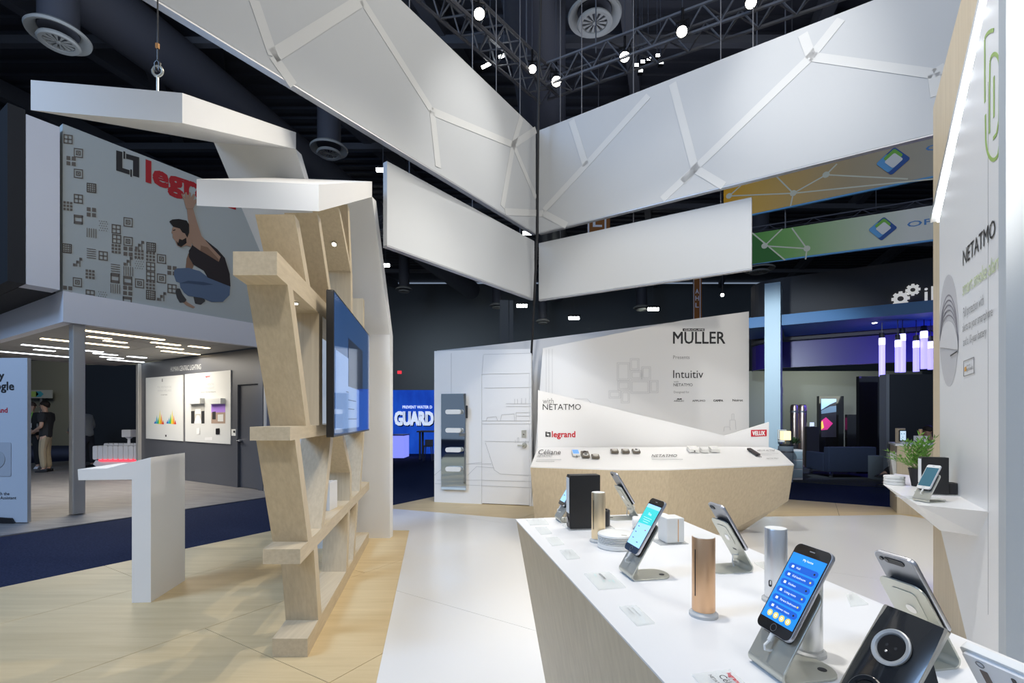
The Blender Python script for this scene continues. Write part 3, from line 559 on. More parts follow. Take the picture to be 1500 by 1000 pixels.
# ------------------------------------------------------------------ front table
FL, FR = V((.014, 2.01, 0)), V((.675, 2.14, 0)); NL, NR = V((.31, .40, 0)), V((.94, .42, 0)); zt = .93
t = thing('demo_table', 'long white topped table with tapered oak sides holding phones and sensors', 'table', (.5, 1.2, 0))
obj('table_top', MB().prism([upz(p, zt-.004) for p in (FL, FR, NR, NL)], (0, 0, .004)), WHITE_LAM, t)
cc = (FL+FR+NL+NR)/4
ins = [upz(p, zt-.0041) for p in (FL+V((.004, -.006, 0)), FR+V((-.004, -.006, 0)), NR+V((-.004, .006, 0)), NL+V((.004, .006, 0)))]
lo = [upz(p, .006) for p in (FL+V((.17, -.02, 0)), FR+V((-.17, -.12, 0)), NR+V((-.17, .1, 0)), NL+V((.17, .02, 0)))]
obj('body', MB().add(ins+lo, [(0, 1, 5, 4), (1, 2, 6, 5), (2, 3, 7, 6), (3, 0, 4, 7), (0, 3, 2, 1), (4, 5, 6, 7)]), WOOD_Z, t)
# phone stands: bend line at the origin, phone faces -y, foot runs to +y
TH = math.radians(58.5); PU = V((0, math.cos(TH), math.sin(TH))); PN = V((0, -math.sin(TH), math.cos(TH))); PX = V((1, 0, 0))
PZb = .93
def phone_stand(x, y, yaw, label, plabel, screen=None, scale=1.14, back=PHONEBK, front=PHONEGL, z=PZb, ui=None, ps0=.046, cam_w=.011):
    rz = yaw+math.pi/2; st = thing('phone_stand', label, 'phone stand', (x, y, z), rz, 'bent steel phone stands')
    hw = .041; th = .0035; mb = MB()
    # foot with rounded end
    pts = [V((-hw, .012, 0)), V((hw, .012, 0))]+[V((hw*math.cos(a)*1, .088+.032*math.sin(a), 0)) for a in np.linspace(0, math.pi, 13)]
    obj('foot', MB().prism(pts, (0, 0, th)), STEEL, st, True, bevel=.0008)
    # rolled bend
    arc = [V((0, .012-.012*math.sin(a), .012-.012*math.cos(a))) for a in np.linspace(0, math.pi-TH, 9)]
    tipp = arc[-1]; vs = []; fs = []
    for p in arc:
        nn = (V((0, .012, .012))-p).normalized()*th
        vs += [p-PX*hw, p+PX*hw, p+PX*hw+nn, p-PX*hw+nn]
    for i in range(len(arc)-1):
        for k in range(4): fs.append((4*i+k, 4*i+(k+1) % 4, 4*i+4+(k+1) % 4, 4*i+4+k))
    fs += [(3, 2, 1, 0), tuple(len(vs)-4+k for k in range(4))]
    obj('bend', MB().add(vs, fs), STEEL, st, True, smooth=True)
    c0 = tipp; L = .142
    pl_ = [c0-PX*hw, c0+PX*hw]+[c0+PU*(L-.018)+PX*(hw-.018)+(PX*math.cos(a)+PU*math.sin(a))*.018 for a in np.linspace(0, math.pi/2, 6)]+[c0+PU*(L-.018)-PX*(hw-.018)+(-PX*math.sin(a)+PU*math.cos(a))*.018 for a in np.linspace(0, math.pi/2, 6)]
    obj('back_plate', MB().prism(pl_, -PN*th), STEEL, st, True, bevel=.0008)
    obj('rear_pad', MB().rrect(c0+PU*.095-PN*th, PX, PU, .022, .030, .008, -PN*.0014), STEEL, st, True, bevel=.0005)
    obj('logo_dot', MB().lathe([(.009, 0), (.009, .0009)], c0+PU*.085-PN*(th+.0014), 16, -PN), CHROME, st, True)
    obj('cable_slot', MB().rrect(c0+PU*.045-PN*(th-.0005), PX, PU, .008, .0025, .002, -PN*.0008), BLACK, st, True)
    obj('logo_dot', MB().lathe([(.007, 0), (.007, .0006)], V((.012, .098, th)), 14), BLACK, st, True)
    obj('pad', MB().rrect(c0+PU*.09, PX, PU, .03, .045, .008, PN*.008), MATTBLK, st, True)
    ph = thing('smartphone', plabel, 'phone', (x, y, z), rz, 'smartphones on the steel stands')
    w2, h2 = .0335*scale, .069*scale; pc = c0+PU*(ps0+h2)+PN*.0085
    obj('rim', MB().rrect(pc, PX, PU, w2, h2, .0095*scale, PN*.0074, 6), PHONESD, ph, True, bevel=.0018, smooth=True)
    obj('rear_cover', MB().rrect(pc-PN*.0002, PX, PU, w2-.0012, h2-.0012, .009*scale, PN*.001, 6), back, ph, True)
    cb_ = obj('camera_bump', MB().rrect(pc+PU*(h2-.012)+PX*(w2-.018 if cam_w < .015 else 0), PX, PU, cam_w, .0055, .005, -PN*.0014), BLACK, ph, True)
    for s_ in (-1, 1): obj('lens', MB().lathe([(.0038, .0), (.0036, .0022)], pc+PU*(h2-.012)+PX*(w2-.018+s_*.005), 12, -PN), PHONEGL, cb_, True)
    fc = pc+PN*.0074
    fg = obj('front_glass', MB().rrect(fc, PX, PU, w2-.0010, h2-.0010, .009*scale, PN*.0006, 6), front, ph, True)
    obj('speaker_slot', MB().rrect(fc+PU*(h2-.008*scale)+PN*.0005, PX, PU, .0055, .0009, .0008, PN*.0003), GREYINK, fg, True)
    obj('home_button', MB().lathe([(.0055*scale, 0), (.0055*scale, .0009), (.0048*scale, .0009), (.0048*scale, 0)], fc-PU*(h2-.0085*scale), 20, PN, closed=True), PHONEBK, fg, True)
    sc = ph
    if screen: sc = obj('screen', MB().prism([fc+PX*a*(w2-.003)+PU*b*(h2-.0165*scale)+PN*.0005 for a, b in ((-1, -1), (1, -1), (1, 1), (-1, 1))], PN*.0004), screen, ph, True)
    if ui: ui(sc, fc+PN*.0009, w2-.003, h2-.0165*scale)
    obj('plug', MB().tube([pc+PN*.0037-PU*h2, pc+PN*.0037-PU*(h2+.012)], .0038, 10), CREAM, ph, True)
    obj('charging_cable', MB().tube([pc+PN*.0037-PU*(h2+.012), pc+PN*.0037-PU*(h2+.022)+PN*.004, c0+PU*.018+PN*.012, c0+PU*.02+PN*.003, c0+PU*.035-PN*.016, V((0, .035, .02)), V((0, .03, .006))], .0021, 8), CREAM, ph, True, smooth=True)
    return ph
UI1 = mat('pill blue', (.010, .085, .42), .3, emit=.9); UIY = mat('ui yellow', (.62, .5, .12), .3, emit=.8); UIW = mat('ui white', (.75, .85, 1), .3, emit=.8); UI0 = mat('app screen blue', (.014, .19, .62), .12, emit=.95)
def ui_blue(ph, c, w2, h2):
    for i, s_ in enumerate(('Hall', 'Kid bedroom', 'Kitchen', 'Living room', 'Parent bedroom', 'Shower room')):
        q = c+PU*h2*(.60-.245*i); obj('list_row', MB().rrect(q, PX, PU, w2*.88, h2*.095, h2*.09, PN*.0002), UI1, ph, True)
        text(ph, s_, UIW, q-PX*w2*.38-PU*h2*.03+PN*.0003, PX, PU*h2*.06, .0001, aspect=True, local=True)
        obj('icon', MB().rrect(q-PX*w2*.62+PN*.0002, PX, PU, w2*.07, h2*.035, .0006, PN*.0001), UIW, ph, True)
        obj('state_dot', MB().lathe([(w2*.05, 0), (w2*.05, .0001)], q+PX*w2*.68+PN*.0002, 10, PN), UIY if i in (1, 3, 4) else INK, ph, True)
    for i in range(4):
        q = c+PX*w2*(-.57+.38*i)-PU*h2*.84; obj('round_button', MB().lathe([(w2*.155, 0), (w2*.155, .0002)], q, 20, PN), UIY, ph, True)
        obj('button_icon', MB().lathe([(w2*.07, .0002), (w2*.07, .0003), (w2*.045, .0003), (w2*.045, .0002)], q, 14, PN, closed=True), UIW, ph, True)
    text(ph, 'My home', UIW, c-PX*w2*.25+PU*h2*.84, PX, PU*h2*.065, .0002, aspect=True, local=True)
UT = mat('ui teal', (.05, .48, .47), .15, emit=.9); UL = mat('app screen pale blue', (.30, .55, .85), .15, emit=.85)
def ui_teal(ph, c, w2, h2):
    obj('header', MB().prism([c+PX*a*w2+PU*b*h2 for a, b in ((-1, .02), (1, .1), (1, .82), (-1, .82))], PN*.0002), UT, ph, True)
    text(ph, 'Fine', UIW, c-PX*w2*.2+PU*h2*.5, PX, PU*h2*.12, .0003, aspect=True, local=True)
    for i in range(3): obj('caption_line', MB().prism([c+PX*a*w2*(.62-.1*i)+PU*(h2*(.36-.1*i)+b*h2*.014)+PN*.0002 for a, b in ((-1, -1), (1, -1), (1, 1), (-1, 1))], PN*.0001), mat('ui teal pale', (.35, .7, .7), .2, emit=.7), ph, True)
    for a, b, m in ((-.6, -.12, INK), (.55, -.18, RED), (-.6, -.4, INK), (-.55, -.68, INK), (.3, -.8, INK)): obj('icon', MB().rrect(c+PX*a*w2+PU*b*h2, PX, PU, w2*.09, h2*.018, .0004, PN*.0002), m, ph, True)
R = math.radians
phone_stand(.415, .795, R(190), 'bent steel stand under the phone with the blue room list', 'black phone showing a blue list of rooms, on the nearest stand', UI0, 1.16, ui=ui_blue)
phone_stand(.30, 1.28, R(191), 'bent steel stand under the phone with the teal screen', 'black phone with a teal and pale blue screen, mid table', UL, 1.15, ui=ui_teal)
phone_stand(.185, 1.97, R(191), 'bent steel stand half hidden behind the black box', 'phone with pale blue screen peeping out behind the black box', UL, 1.0, ui=lambda ph, c, a, b: [obj('icon', MB().rrect(c+PX*x*a+PU*y*b, PX, PU, a*.2, b*.03, .0004, PN*.0002), INK, ph, True) for x, y in ((0, .4), (.3, .2), (-.4, -.5))])
phone_stand(.745, .85, R(10), 'steel stand seen from behind, beside the black socket block', 'grey phone seen from behind above the black socket block', None, 1.08, ps0=.038, cam_w=.018)
phone_stand(.650, 1.355, R(9.5), 'steel stand seen from behind, between copper and silver cylinders', 'grey phone seen from behind, between copper and silver cylinders', None, 1.06, ps0=.038)
phone_stand(.515, 2.03, R(10), 'steel stand seen from behind at the far end of the table', 'slim phone seen edge on at the far end of the table', None, 1.1)
# sensor cylinders
def sensor(px, ytop, m, label, slot=True, mark=False, r=.0235, h=.158):
    y = F*(H-.93-.167)/(ytop-HY); x = (px-CX)/F*y; e = thing('air_sensor', label, 'sensor', (x, y, .93), 0, 'metal sensor cylinders on the table')
    obj('plinth', MB().lathe([(r*1.25, 0), (r*1.25, .006), (r*1.02, .009), (r*1.02, .012)], (0, 0, 0), 36), mat('frosted acrylic', (.78, .79, .78), .25, trans=.3), e, True, smooth=True)
    obj('body', MB().lathe([(r-.0005, .012), (r, .013), (r, .166), (r-.0008, .1675), (r-.0012, .167)], (0, 0, 0), 48), m, e, True, smooth=True)
    obj('cap', MB().lathe([(r-.0014, .1668), (r-.0014, .1682)], (0, 0, 0), 36), CREAM, e, True)
    d_ = V((-x, -y, 0)).normalized(); s_ = V((-d_.y, d_.x, 0))
    if slot:
        q = (d_*.72+s_*-.69).normalized(); obj('light_slot', MB().obox(q*(r-.001)-V((-q.y, q.x, 0))*.0012+Z*.045, V((-q.y, q.x, 0))*.0024, q*.0014, Z*.098), BLACK, e, True)
    if mark:
        q = (d_*.88-s_*.47).normalized(); tq = V((-q.y, q.x, 0)); obj('emblem', MB().rrect(q*(r-.0006)+Z*.045, tq, Z, .0035, .0075, .003, q*.0014), BLACK, e, True); obj('emblem', MB().rrect(q*(r+.0004)+tq*.001+Z*.047, tq, Z, .0016, .0045, .0015, q*.0008), CREAM, e, True)
sensor(876.5, 721, GOLD, 'pale gold cylinder sensor before the black box')
sensor(1030.5, 786, COPPER, 'rose gold copper cylinder sensor, alone at mid table')
sensor(1136.5, 773.5, ALU, 'silver cylinder sensor with a small dark emblem', False, True)
sensor(1183, 819, ALU, 'silver cylinder sensor half hidden behind the blue list phone')
# smoke detector disc
q = T(902, 801); t = thing('smoke_detector', 'round white smoke detector with ribbed side on the table', 'smoke detector', (q.x, q.y, .93))
R0 = .0585
obj('base', MB().lathe([(R0*.94, 0), (R0, .003), (R0, .016), (R0*.96, .017)], (0, 0, 0), 56), CREAM, t, True, smooth=True)
for i in range(4): obj('rib', MB().lathe([(R0*.90, .0180+.0052*i), (R0*.985, .0186+.0052*i), (R0*.985, .0208+.0052*i), (R0*.90, .0216+.0052*i)], (0, 0, 0), 56), CREAM, t, True, smooth=True)
obj('cover', MB().lathe([(R0*.985, .039), (R0, .041), (R0*.98, .0455), (R0*.94, .047), (R0*.5, .0475)], (0, 0, 0), 56), CREAM, t, True, smooth=True)
obj('status_bar', MB().obox((.010, -.038, .0475), (.016, -.006, 0), (.001, .003, 0), (0, 0, .0006)), mat('olive mark', (.25, .24, .12), .5), t, True)
# black camera box (twice), its bracket
def outdoor_camera(x, y, yaw, z, label, face=True):
    e = thing('outdoor_camera', label, 'camera', (x, y, z), yaw, 'black outdoor security cameras')
    obj('base_plate', MB().box(-.066, .112, -.036, .06, 0, .005), ACRYL, e, True)
    obj('body', MB().box(-.058, .058, -.026, .026, .005, .205), mat('satin black', (.012, .012, .013), .45), e, True, bevel=.002)
    fl_ = obj('front_panel', MB().box(-.0605, -.058, -.023, .023, .012, .198), BLACK, e, True)
    obj('front_light', MB().box(-.062, -.0605, -.020, .020, .062, .195), mat('pale lens panel', (.84, .89, .92), .3), fl_, True)
    obj('eye_lens', MB().lathe([(.013, 0), (.011, .003)], (-.0605, 0, .036), 18, (-1, 0, 0)), PHONEGL, fl_, True)
    obj('wall_mount', MB().lathe([(.031, .005), (.033, .007), (.033, .063), (.03, .066), (.024, .066), (.024, .062)], (.078, .022, 0), 30), BLACK, e, True, smooth=True)
    obj('arm', MB().box(.02, .06, .0, .03, .03, .052), BLACK, e, True)
    return e
outdoor_camera(.272, 1.84, R(8), .93, 'tall black camera box on the far end of the table')
outdoor_camera(2.32, 2.66, R(-22), .93, 'tall black camera box on the white wall shelf before the plant')
# indoor camera + valve box
q = T(943, 775); t = thing('indoor_camera', 'white camera cylinder lying beyond the round white detector', 'camera', q)
ax = V((.9, -.25, 0)).normalized(); obj('body', MB().lathe([(.018, -.042), (.022, -.038), (.022, .036), (.020, .04)], q+Z*.026, 30, ax), CREAM, t, smooth=True)
obj('lens_ring', MB().lathe([(.019, .0), (.02, .003), (.0165, .004), (.0165, 0)], q+Z*.026+ax*.040, 24, ax), BLACK, t); obj('lens', MB().lathe([(.015, 0), (.011, .003)], q+Z*.026+ax*.041, 20, ax), mat('warm lens', (.35, .22, .1), .2), t)
obj('cradle', MB().box(q.x-.02, q.x+.02, q.y-.012, q.y+.012, .9301, .936), ACRYL, t)
q = T(984, 797); t = thing('valve_box', 'white sensor box with an orange edge stripe behind the teal phone', 'box', q)
u_, v_ = N3, D3; obj('base_plate', MB().obox(q-u_*.045-v_*.01, u_*.1, v_*.08, Z*.004), ACRYL, t)
obj('body', MB().obox(q-u_*.018+Z*.004, u_*.063, v_*.065, Z*.082), CREAM, t, bevel=.003); obj('stripe', MB().obox(q+u_*.022+Z*.008-v_*.0006, u_*.0024, v_*.0008, Z*.074), mat('orange stripe', (.75, .38, .12), .5), t)
# acrylic labels
LAB = [[(770, 760.5), (797, 759.8), (804, 768.5), (777, 769.5)], [(784, 773.5), (801, 772.6), (808.6, 782), (792.5, 783.3)], [(799.3, 788.4), (816.3, 787.4), (826.5, 798), (808.6, 799.8)], [(819.7, 807), (837.5, 805.8), (849.4, 818), (830.7, 820.2)], [(855.7, 841.3), (892.4, 839), (916.6, 861.2), (877, 864.5)], [(907.3, 890.4), (932, 888.4), (959, 914), (933, 917.3)], [(1014, 990.5), (1069.7, 983), (1122, 1032), (1060, 1042)], [(1105, 825.3), (1129, 824), (1160, 838.7), (1132, 842)], [(1240, 873), (1249, 869), (1272, 886), (1246, 889)]]
LBN = ['clear acrylic label at the far corner of the table', 'second clear acrylic label from the far corner', 'third clear acrylic label from the far corner', 'clear acrylic label before the round white detector', 'larger clear label with black and teal text below the teal phone', 'clear acrylic label with two lines of small grey text', 'clear label with red and black text, cut by the frame bottom', 'clear acrylic label behind the silver cylinder', 'clear acrylic label behind the blue list phone']
for i, (qd, lb) in enumerate(zip(LAB, LBN)):
    ps = [T(*p) for p in qd]; e = thing('acrylic_label', lb, 'label', sum(ps, V())/4, 0, 'clear labels on the table')
    c_ = sum(ps, V())/4
    obj('plate', MB().prism([p+Z*.0002 for p in ps], Z*.004), ACRYL, e, bevel=.0007)
    a, b, d_ = ps[0], ps[1], ps[3]; rx = (d_-a); ry = (b-a)    # text runs along the edge that recedes
    def ln(s_, u0, v0, hgt, m, bo=0): text(e, s_, m, a+rx*u0+ry*v0+Z*.0044, rx, ry.normalized()*hgt, .0002, bo, aspect=True)
    if i == 4: ln('NETATMO', .10, .50, .007, INK, .02); ln('Weather', .1, .32, .004, mat('teal print', (.1, .5, .48), .5)); [ln(s_, .55, v0, .004, MT['teal print']) for s_, v0 in (('20.8', .62), ('45%', .40), ('624 ppm', .75))]
    elif i == 6: ln('legrand', .12, .8, .008, RED, .03); ln('Céliane', .15, .55, .012, INK); ln('NETATMO', .1, .34, .006, INK)
    else: ln('Smart indoor air', .13, .56, .0048, GREYINK); ln('quality monitor', .13, .32, .0040, GREYINK)
# socket block
def leaning(x, y, yaw, z=.93): return x, y, yaw
t = thing('socket_block', 'glossy black leaning double socket plate with grey rings at the table front', 'socket', (.478, .662, .93), R(190)+math.pi/2)
th_ = R(55); pu = V((0, math.cos(th_), math.sin(th_))); pn = V((0, -math.sin(th_), math.cos(th_))); hw, hl = .0445, .0815
GB = mat('glossy graphite', (.018, .020, .023), .16, coat=.4)
mb = MB(); N = 8
pc = pu*hl+pn*.006+Z*.004
grid = []
for j in range(N+1):
    for i in range(N+1):
        a, b = -1+2*i/N, -1+2*j/N; grid.append(pc+PX*hw*a+pu*hl*b+pn*(.010*(1-.75*a*a)*(1-.3*b*b)-.0005))
mb.add(grid, [(j*(N+1)+i, j*(N+1)+i+1, (j+1)*(N+1)+i+1, (j+1)*(N+1)+i) for j in range(N) for i in range(N)])
obj('cover_plate', mb, GB, t, True, smooth=True)
obj('plate_edge', MB().rrect(pc-pn*.003, PX, pu, hw+.0008, hl+.0008, .003, pn*.0052), mat('champagne edge', (.62, .58, .5), .3, .8), t, True)
obj('wedge', MB().prism([V((-.034, .006, .0)), V((-.034, .105, 0)), V((-.034, .075, .10)), V((-.034, .060, .086))], (.068, 0, 0)), BLACK, t, True)
for s_ in (.0265, -.0475):
    q = pc+pu*s_+pn*.0085
    sr_ = obj('socket_ring', MB().lathe([(.0255, 0), (.0262, .0035), (.0245, .0048), (.0205, .0042), (.0185, .0), (.0185, -.0)], q, 44, pn), mat('satin grey ring', (.5, .52, .53), .35, .5) if s_ > 0 else GB, t, True, smooth=True)
    obj('socket_well', MB().lathe([(.0183, .0), (.0183, .0022)], q, 36, pn), mat('socket black', (.004, .004, .005), .4), sr_, True); obj('earth_pin', MB().lathe([(.0018, .0022), (.0018, .007), (.0010, .008)], q-pu*.008, 10, pn), CHROME, sr_, True)
    for sx in (-1, 1): obj('pin_hole', MB().lathe([(.0022, .0022), (.0022, .0024)], q+PX*.0065*sx+pu*.001, 10, pn), INK, sr_, True)
# white device seen from behind, corner of the table
t = thing('wall_thermostat', 'white plastic thermostat seen from behind at the table corner', 'thermostat', (.678, .603, .93), R(10)+math.pi/2)
pu = PU; pn = PN; c_ = pu*.067+Z*.003
obj('shell', MB().rrect(c_, PX, pu, .06, .064, .006, pn*.012), CREAM, t, True, bevel=.001); obj('rear_frame', MB().rrect(c_-pn*.005, PX, pu, .055, .059, .004, pn*.005), WHITE_LAM, t, True)
for sx in (-1, 1): obj('slot', MB().rrect(c_+PX*.036*sx-pn*.005+pu*.016, PX, pu, .0045, .024, .001, -pn*.0006), mat('slot brown', (.16, .12, .1), .6), t, True); obj('screw_ring', MB().lathe([(.005, 0), (.005, .001), (.004, .001), (.004, 0)], c_+PX*.036*sx+pu*.050-pn*.005, 16, -pn, closed=True), GREYINK, t, True)
obj('key_hole', MB().rrect(c_+pu*.046-pn*.005, PX, pu, .0025, .005, .0018, -pn*.0006), BLACK, t, True); obj('latch', MB().rrect(c_-pn*.005-pu*.02, PX, pu, .02, .012, .003, -pn*.003), CREAM, t, True)
obj('stand', MB().prism([V((-.02, .0, 0)), V((-.02, .07, 0)), V((-.02, .062, .006)), V((-.02, .045, .06)), V((-.02, .036, .056))], (.04, 0, 0)), ACRYL, t, True)
# ------------------------------------------------------------------ printed wall on the near side with its shelf
X0 = .854
def RW(y, z, off=0): return V((X0+.615*y, y, z))+rpl.n*off
rpl = Plane((X0+.615, 1), (.615, 1))
wcore = [rpl.pt(1367, 1110), rpl.pt(1367, 158), rpl.pt(1408, 0), rpl.pt(1440, -140)]
ycut = 2.05
core = MB().prism([V((*wcore[0].xy, 0)), wcore[1], wcore[2], RW(2.3, 5.2), RW(1.97, 5.2), RW(1.97, 0)], -rpl.n*.35)
rw = struct('wall_graphic', core, WOOD_Z, label='oak clad wall end beside the white graphic panel')
def rp_(px, py, off=.04): return rpl.pt(px, py, off)
pts = [rp_(1376, 321), rp_(1446, 0), RW(2.1, 4.2, .04), RW(1.955, 4.2, .04), RW(1.955, 0, .04), V((*rp_(1440, 930).xy, 0)), rp_(1416, 935), rp_(1377, 772)]
obj('graphic_panel', MB().prism(pts, -rpl.n*.038), WHITE_LAM, rw, label='white printed panel')
e1, e2 = rp_(1371, 322, .02), rp_(1447, -8, .02)
obj('light_trim', MB().strip(e1, e2, .035, Z, rpl.n*.03), mat('aluminium trim', (.7, .72, .75), .3, .6), rw)
obj('led_strip', MB().strip(e1+V((.035, -.02, .0)), e2+V((.035, -.02, 0)), .05, Z, rpl.n*.036), mat('lit cool strip', (.88, .95, 1), .4, emit=9), rw, label='lit cool white strip')
for i in range(9):
    q = (e1+(e2-e1)*(.05+.112*i)); lamp('POINT', q+rpl.n*.07+V((.05, -.05, -.02)), q, .75, (.88, .95, 1), .04)
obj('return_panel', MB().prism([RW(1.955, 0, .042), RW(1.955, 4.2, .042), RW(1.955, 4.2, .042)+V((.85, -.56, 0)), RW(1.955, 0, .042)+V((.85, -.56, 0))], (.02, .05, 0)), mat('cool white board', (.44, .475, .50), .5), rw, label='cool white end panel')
obj('panel_joint', MB().strip(rp_(1447.5, 120, .041), rp_(1447.5, 900, .041), .002, Z, rpl.n*.0005), GREYINK, rw)
gp = Plane(rp_(1400, 500), rpl.d)
def gtext(s_, m, x0, x1, y0, y1, yt, bo=0): textpx(rw, s_, m, gp, x0, x1, y0, y1, yt, bold=bo)
gtext('NETATMO', INK, 1411.5, 1459, 389, 345, 367, .006); gtext('smart smoke alarm', PALEGREEN, 1411, 1468, 433, 390, 413, -.004)
gtext('Full protection with', GREYINK, 1412, 1442, 465, 446, 451, -.004); gtext('alerts to your smartphone', GREYINK, 1411, 1455, 486, 462, 474, -.004); gtext('and a 10-year battery', GREYINK, 1412, 1446, 507, 491, 495, -.004)
bx = [(1412, 529), (1427, 523), (1427, 546), (1412, 551)]
obj('badge_frame', linespx(gp, [bx+[bx[0]]], .003), GREYINK, rw); obj('badge_mark', MB().prism(polypx(gp, [(1413, 538), (1415.5, 536.5), (1415.5, 543), (1413, 544)], .001), gp.n*.001), mat('orange print', (.7, .35, .05), .5), rw)
gtext('Works with', GREYINK, 1417, 1422, 537, 535, 534); gtext('Apple HomeKit', INK, 1416.5, 1426, 544, 540, 539)
# printed smoke alarm disc
def disc(cx, cy, rx, ry, m, name, a0=0, a1=360, rin=None, k=0, n=40):
    an = np.radians(np.linspace(a0, a1, n)); out = [(cx+rx*math.cos(a), cy-ry*math.sin(a)) for a in an]
    if rin is not None: out += [(cx+rx*rin*math.cos(a), cy-ry*rin*math.sin(a)) for a in an[::-1]]
    else: out = out[:-1]
    return obj(name, MB().prism(polypx(gp, out, .001+.0006*k), gp.n*.0005), m, rw)
DG = gradient('print soft grey', [(0, (.62, .62, .62)), (1, (.50, .50, .52))], (0, 0, 1), 2.4)
disc(1390, 484, 14, 82, DG, 'alarm_print')
for i, s_ in enumerate((1, .9, .8, .7, .6)):
    disc(1390, 505, 13.5, 74*s_, mat('print shade', (.22, .21, .24), .6), 'alarm_print_ring', 8, 172, .965, 1+i)
disc(1390, 512, 13.2, 42, mat('print light grey', (.66, .66, .67), .6), 'alarm_print_top', 0, 180, None, 6)
obj('alarm_print_mark', MB().prism(polypx(gp, [(1392, 520), (1402, 513.5), (1402, 515.5), (1392, 522)], .006), gp.n*.0005), INK, rw)
# green emblem: nested open loops
lg = MB()
def arc(cx, cy, rx, ry, a0, a1): return [(cx+rx*math.cos(R(a)), cy-ry*math.sin(R(a))) for a in np.linspace(a0, a1, 16)]
lg = linespx(gp, [arc(1457, 62, 15, 18, 95, 165)+[(1442.6, 105), (1442.8, 150)], [(1443.5, 168), (1444, 200)]+arc(1455, 200, 11, 34, 190, 310)+[(1470.5, 170), (1471.5, 60), (1468, 47)],
                  arc(1457, 95, 7, 16, 0, 165)+[(1449.5, 130), (1449.5, 195)], [(1464.5, 95), (1465, 105)], [(1456, 112), (1456, 172)], [(1464, 122), (1463.5, 175), (1460, 196), (1455, 203)]], .016, .001, .001)
obj('emblem', lg, GREENINK, rw, kind='stuff')
# wall shelf
ws = thing('wall_shelf', 'white faceted wedge shelf growing out of the graphic wall', 'shelf', (2.3, 2.7, .8))
Tt = [V((2.353, 3.065, .93)), V((1.965, 2.341, .93)), V((2.150, 2.16, .93)), V((2.95, 3.45, .93)), V((2.90, 3.66, .93))]
Bt = [V((2.258, 2.55, .757)), V((2.235, 2.30, .785)), V((2.62, 2.92, .72)), V((2.87, 3.5, .76))]
obj('body', MB().hull([p-Z*.0005 for p in Tt]+Bt), WHITE_LAM, ws)
phone_stand(2.045, 2.42, R(190), 'slim steel stand on the white wall shelf', 'white framed phone on the wall shelf with a dark teal screen', mat('teal dark screen', (.03, .10, .14), .1, emit=.6), 1.0, back=CREAM, front=CREAM)
ps = [V((2.02, 2.50, .93)), V((2.2, 2.45, .93)), V((2.235, 2.55, .93)), V((2.06, 2.60, .93))]
e = thing('acrylic_label', 'clear acrylic label under the phone on the wall shelf', 'label', sum(ps, V())/4); obj('plate', MB().prism([p+Z*.0003 for p in ps], Z*.004), ACRYL, e); text(e, 'Smart alarm', GREYINK, ps[0].lerp(ps[2], .3)+Z*.0045, ps[1]-ps[0], V((.01, .02, 0)).normalized()*.008, .0002, aspect=True)
q = V((2.42, 3.06, .93)); e = thing('smoke_detector', 'small stack of white round detector behind the black box on the shelf', 'smoke detector', q)
for i in range(3): obj('rib', MB().lathe([(.052, .019*i), (.055, .002+.019*i), (.055, .015+.019*i), (.052, .018+.019*i)], (0, 0, 0), 40), CREAM, e, True, smooth=True)
# plant
q = V((2.52, 2.98, .93)); e = thing('potted_plant', 'leafy green potted plant behind the black box on the wall shelf', 'plant', q)
obj('pot', MB().lathe([(.045, 0), (.06, .10), (.063, .11), (.056, .11), (.05, .09)], (0, 0, 0), 24), MATTBLK, e, True, smooth=True)
LEAF = mat('fresh leaf green', (.16, .36, .035), .5, noise=((30, 30, 30), (.07, .2, .02), 3))
STEM = mat('stem green', (.12, .2, .04), .6)
rnd = random.Random(3); stm = MB(); lfs = MB(); nl = 0
leafm = None
for k in range(34):
    a = rnd.uniform(0, 2*math.pi); tilt = rnd.uniform(.15, 1.15)*(.3 if math.cos(a)*.85-math.sin(a)*.5 > .2 else 1); L = rnd.uniform(.14, .23); p = V((rnd.uniform(-.03, .03), rnd.uniform(-.03, .03), .09)); d_ = V((math.cos(a)*math.sin(tilt), math.sin(a)*math.sin(tilt), math.cos(tilt))); path = [p]
    for s_ in range(6):
        p = p+d_*L/6; d_ = (d_+V((0, 0, -.09))).normalized(); path.append(p)
    stm.tube(path, [.0018*(1-.1*i) for i in range(7)], 5)
    for i in range(2, 7):
        for s_ in (-1, 1):
            if nl >= 290: break
            dr = (path[i]-path[i-1]).normalized(); sdv = dr.cross(Z); sdv = (sdv.normalized() if sdv.length > .05 else PX)*s_
            dl = (dr*.8+sdv*.7+Z*rnd.uniform(-.1, .5)).normalized(); wl = dl.cross(dr).cross(dl).normalized()*.0055; ll = rnd.uniform(.030, .048); o_ = path[i]; up_ = dl.cross(wl).normalized()*.003
            obj('leaf', MB().add([o_, o_+dl*ll*.4+wl, o_+dl*ll*.45+up_, o_+dl*ll*.4-wl, o_+dl*ll], [(0, 1, 2), (0, 2, 3), (1, 4, 2), (2, 4, 3)]), LEAF, e, True); nl += 1
obj('stems', stm, STEM, e, True, kind='stuff')
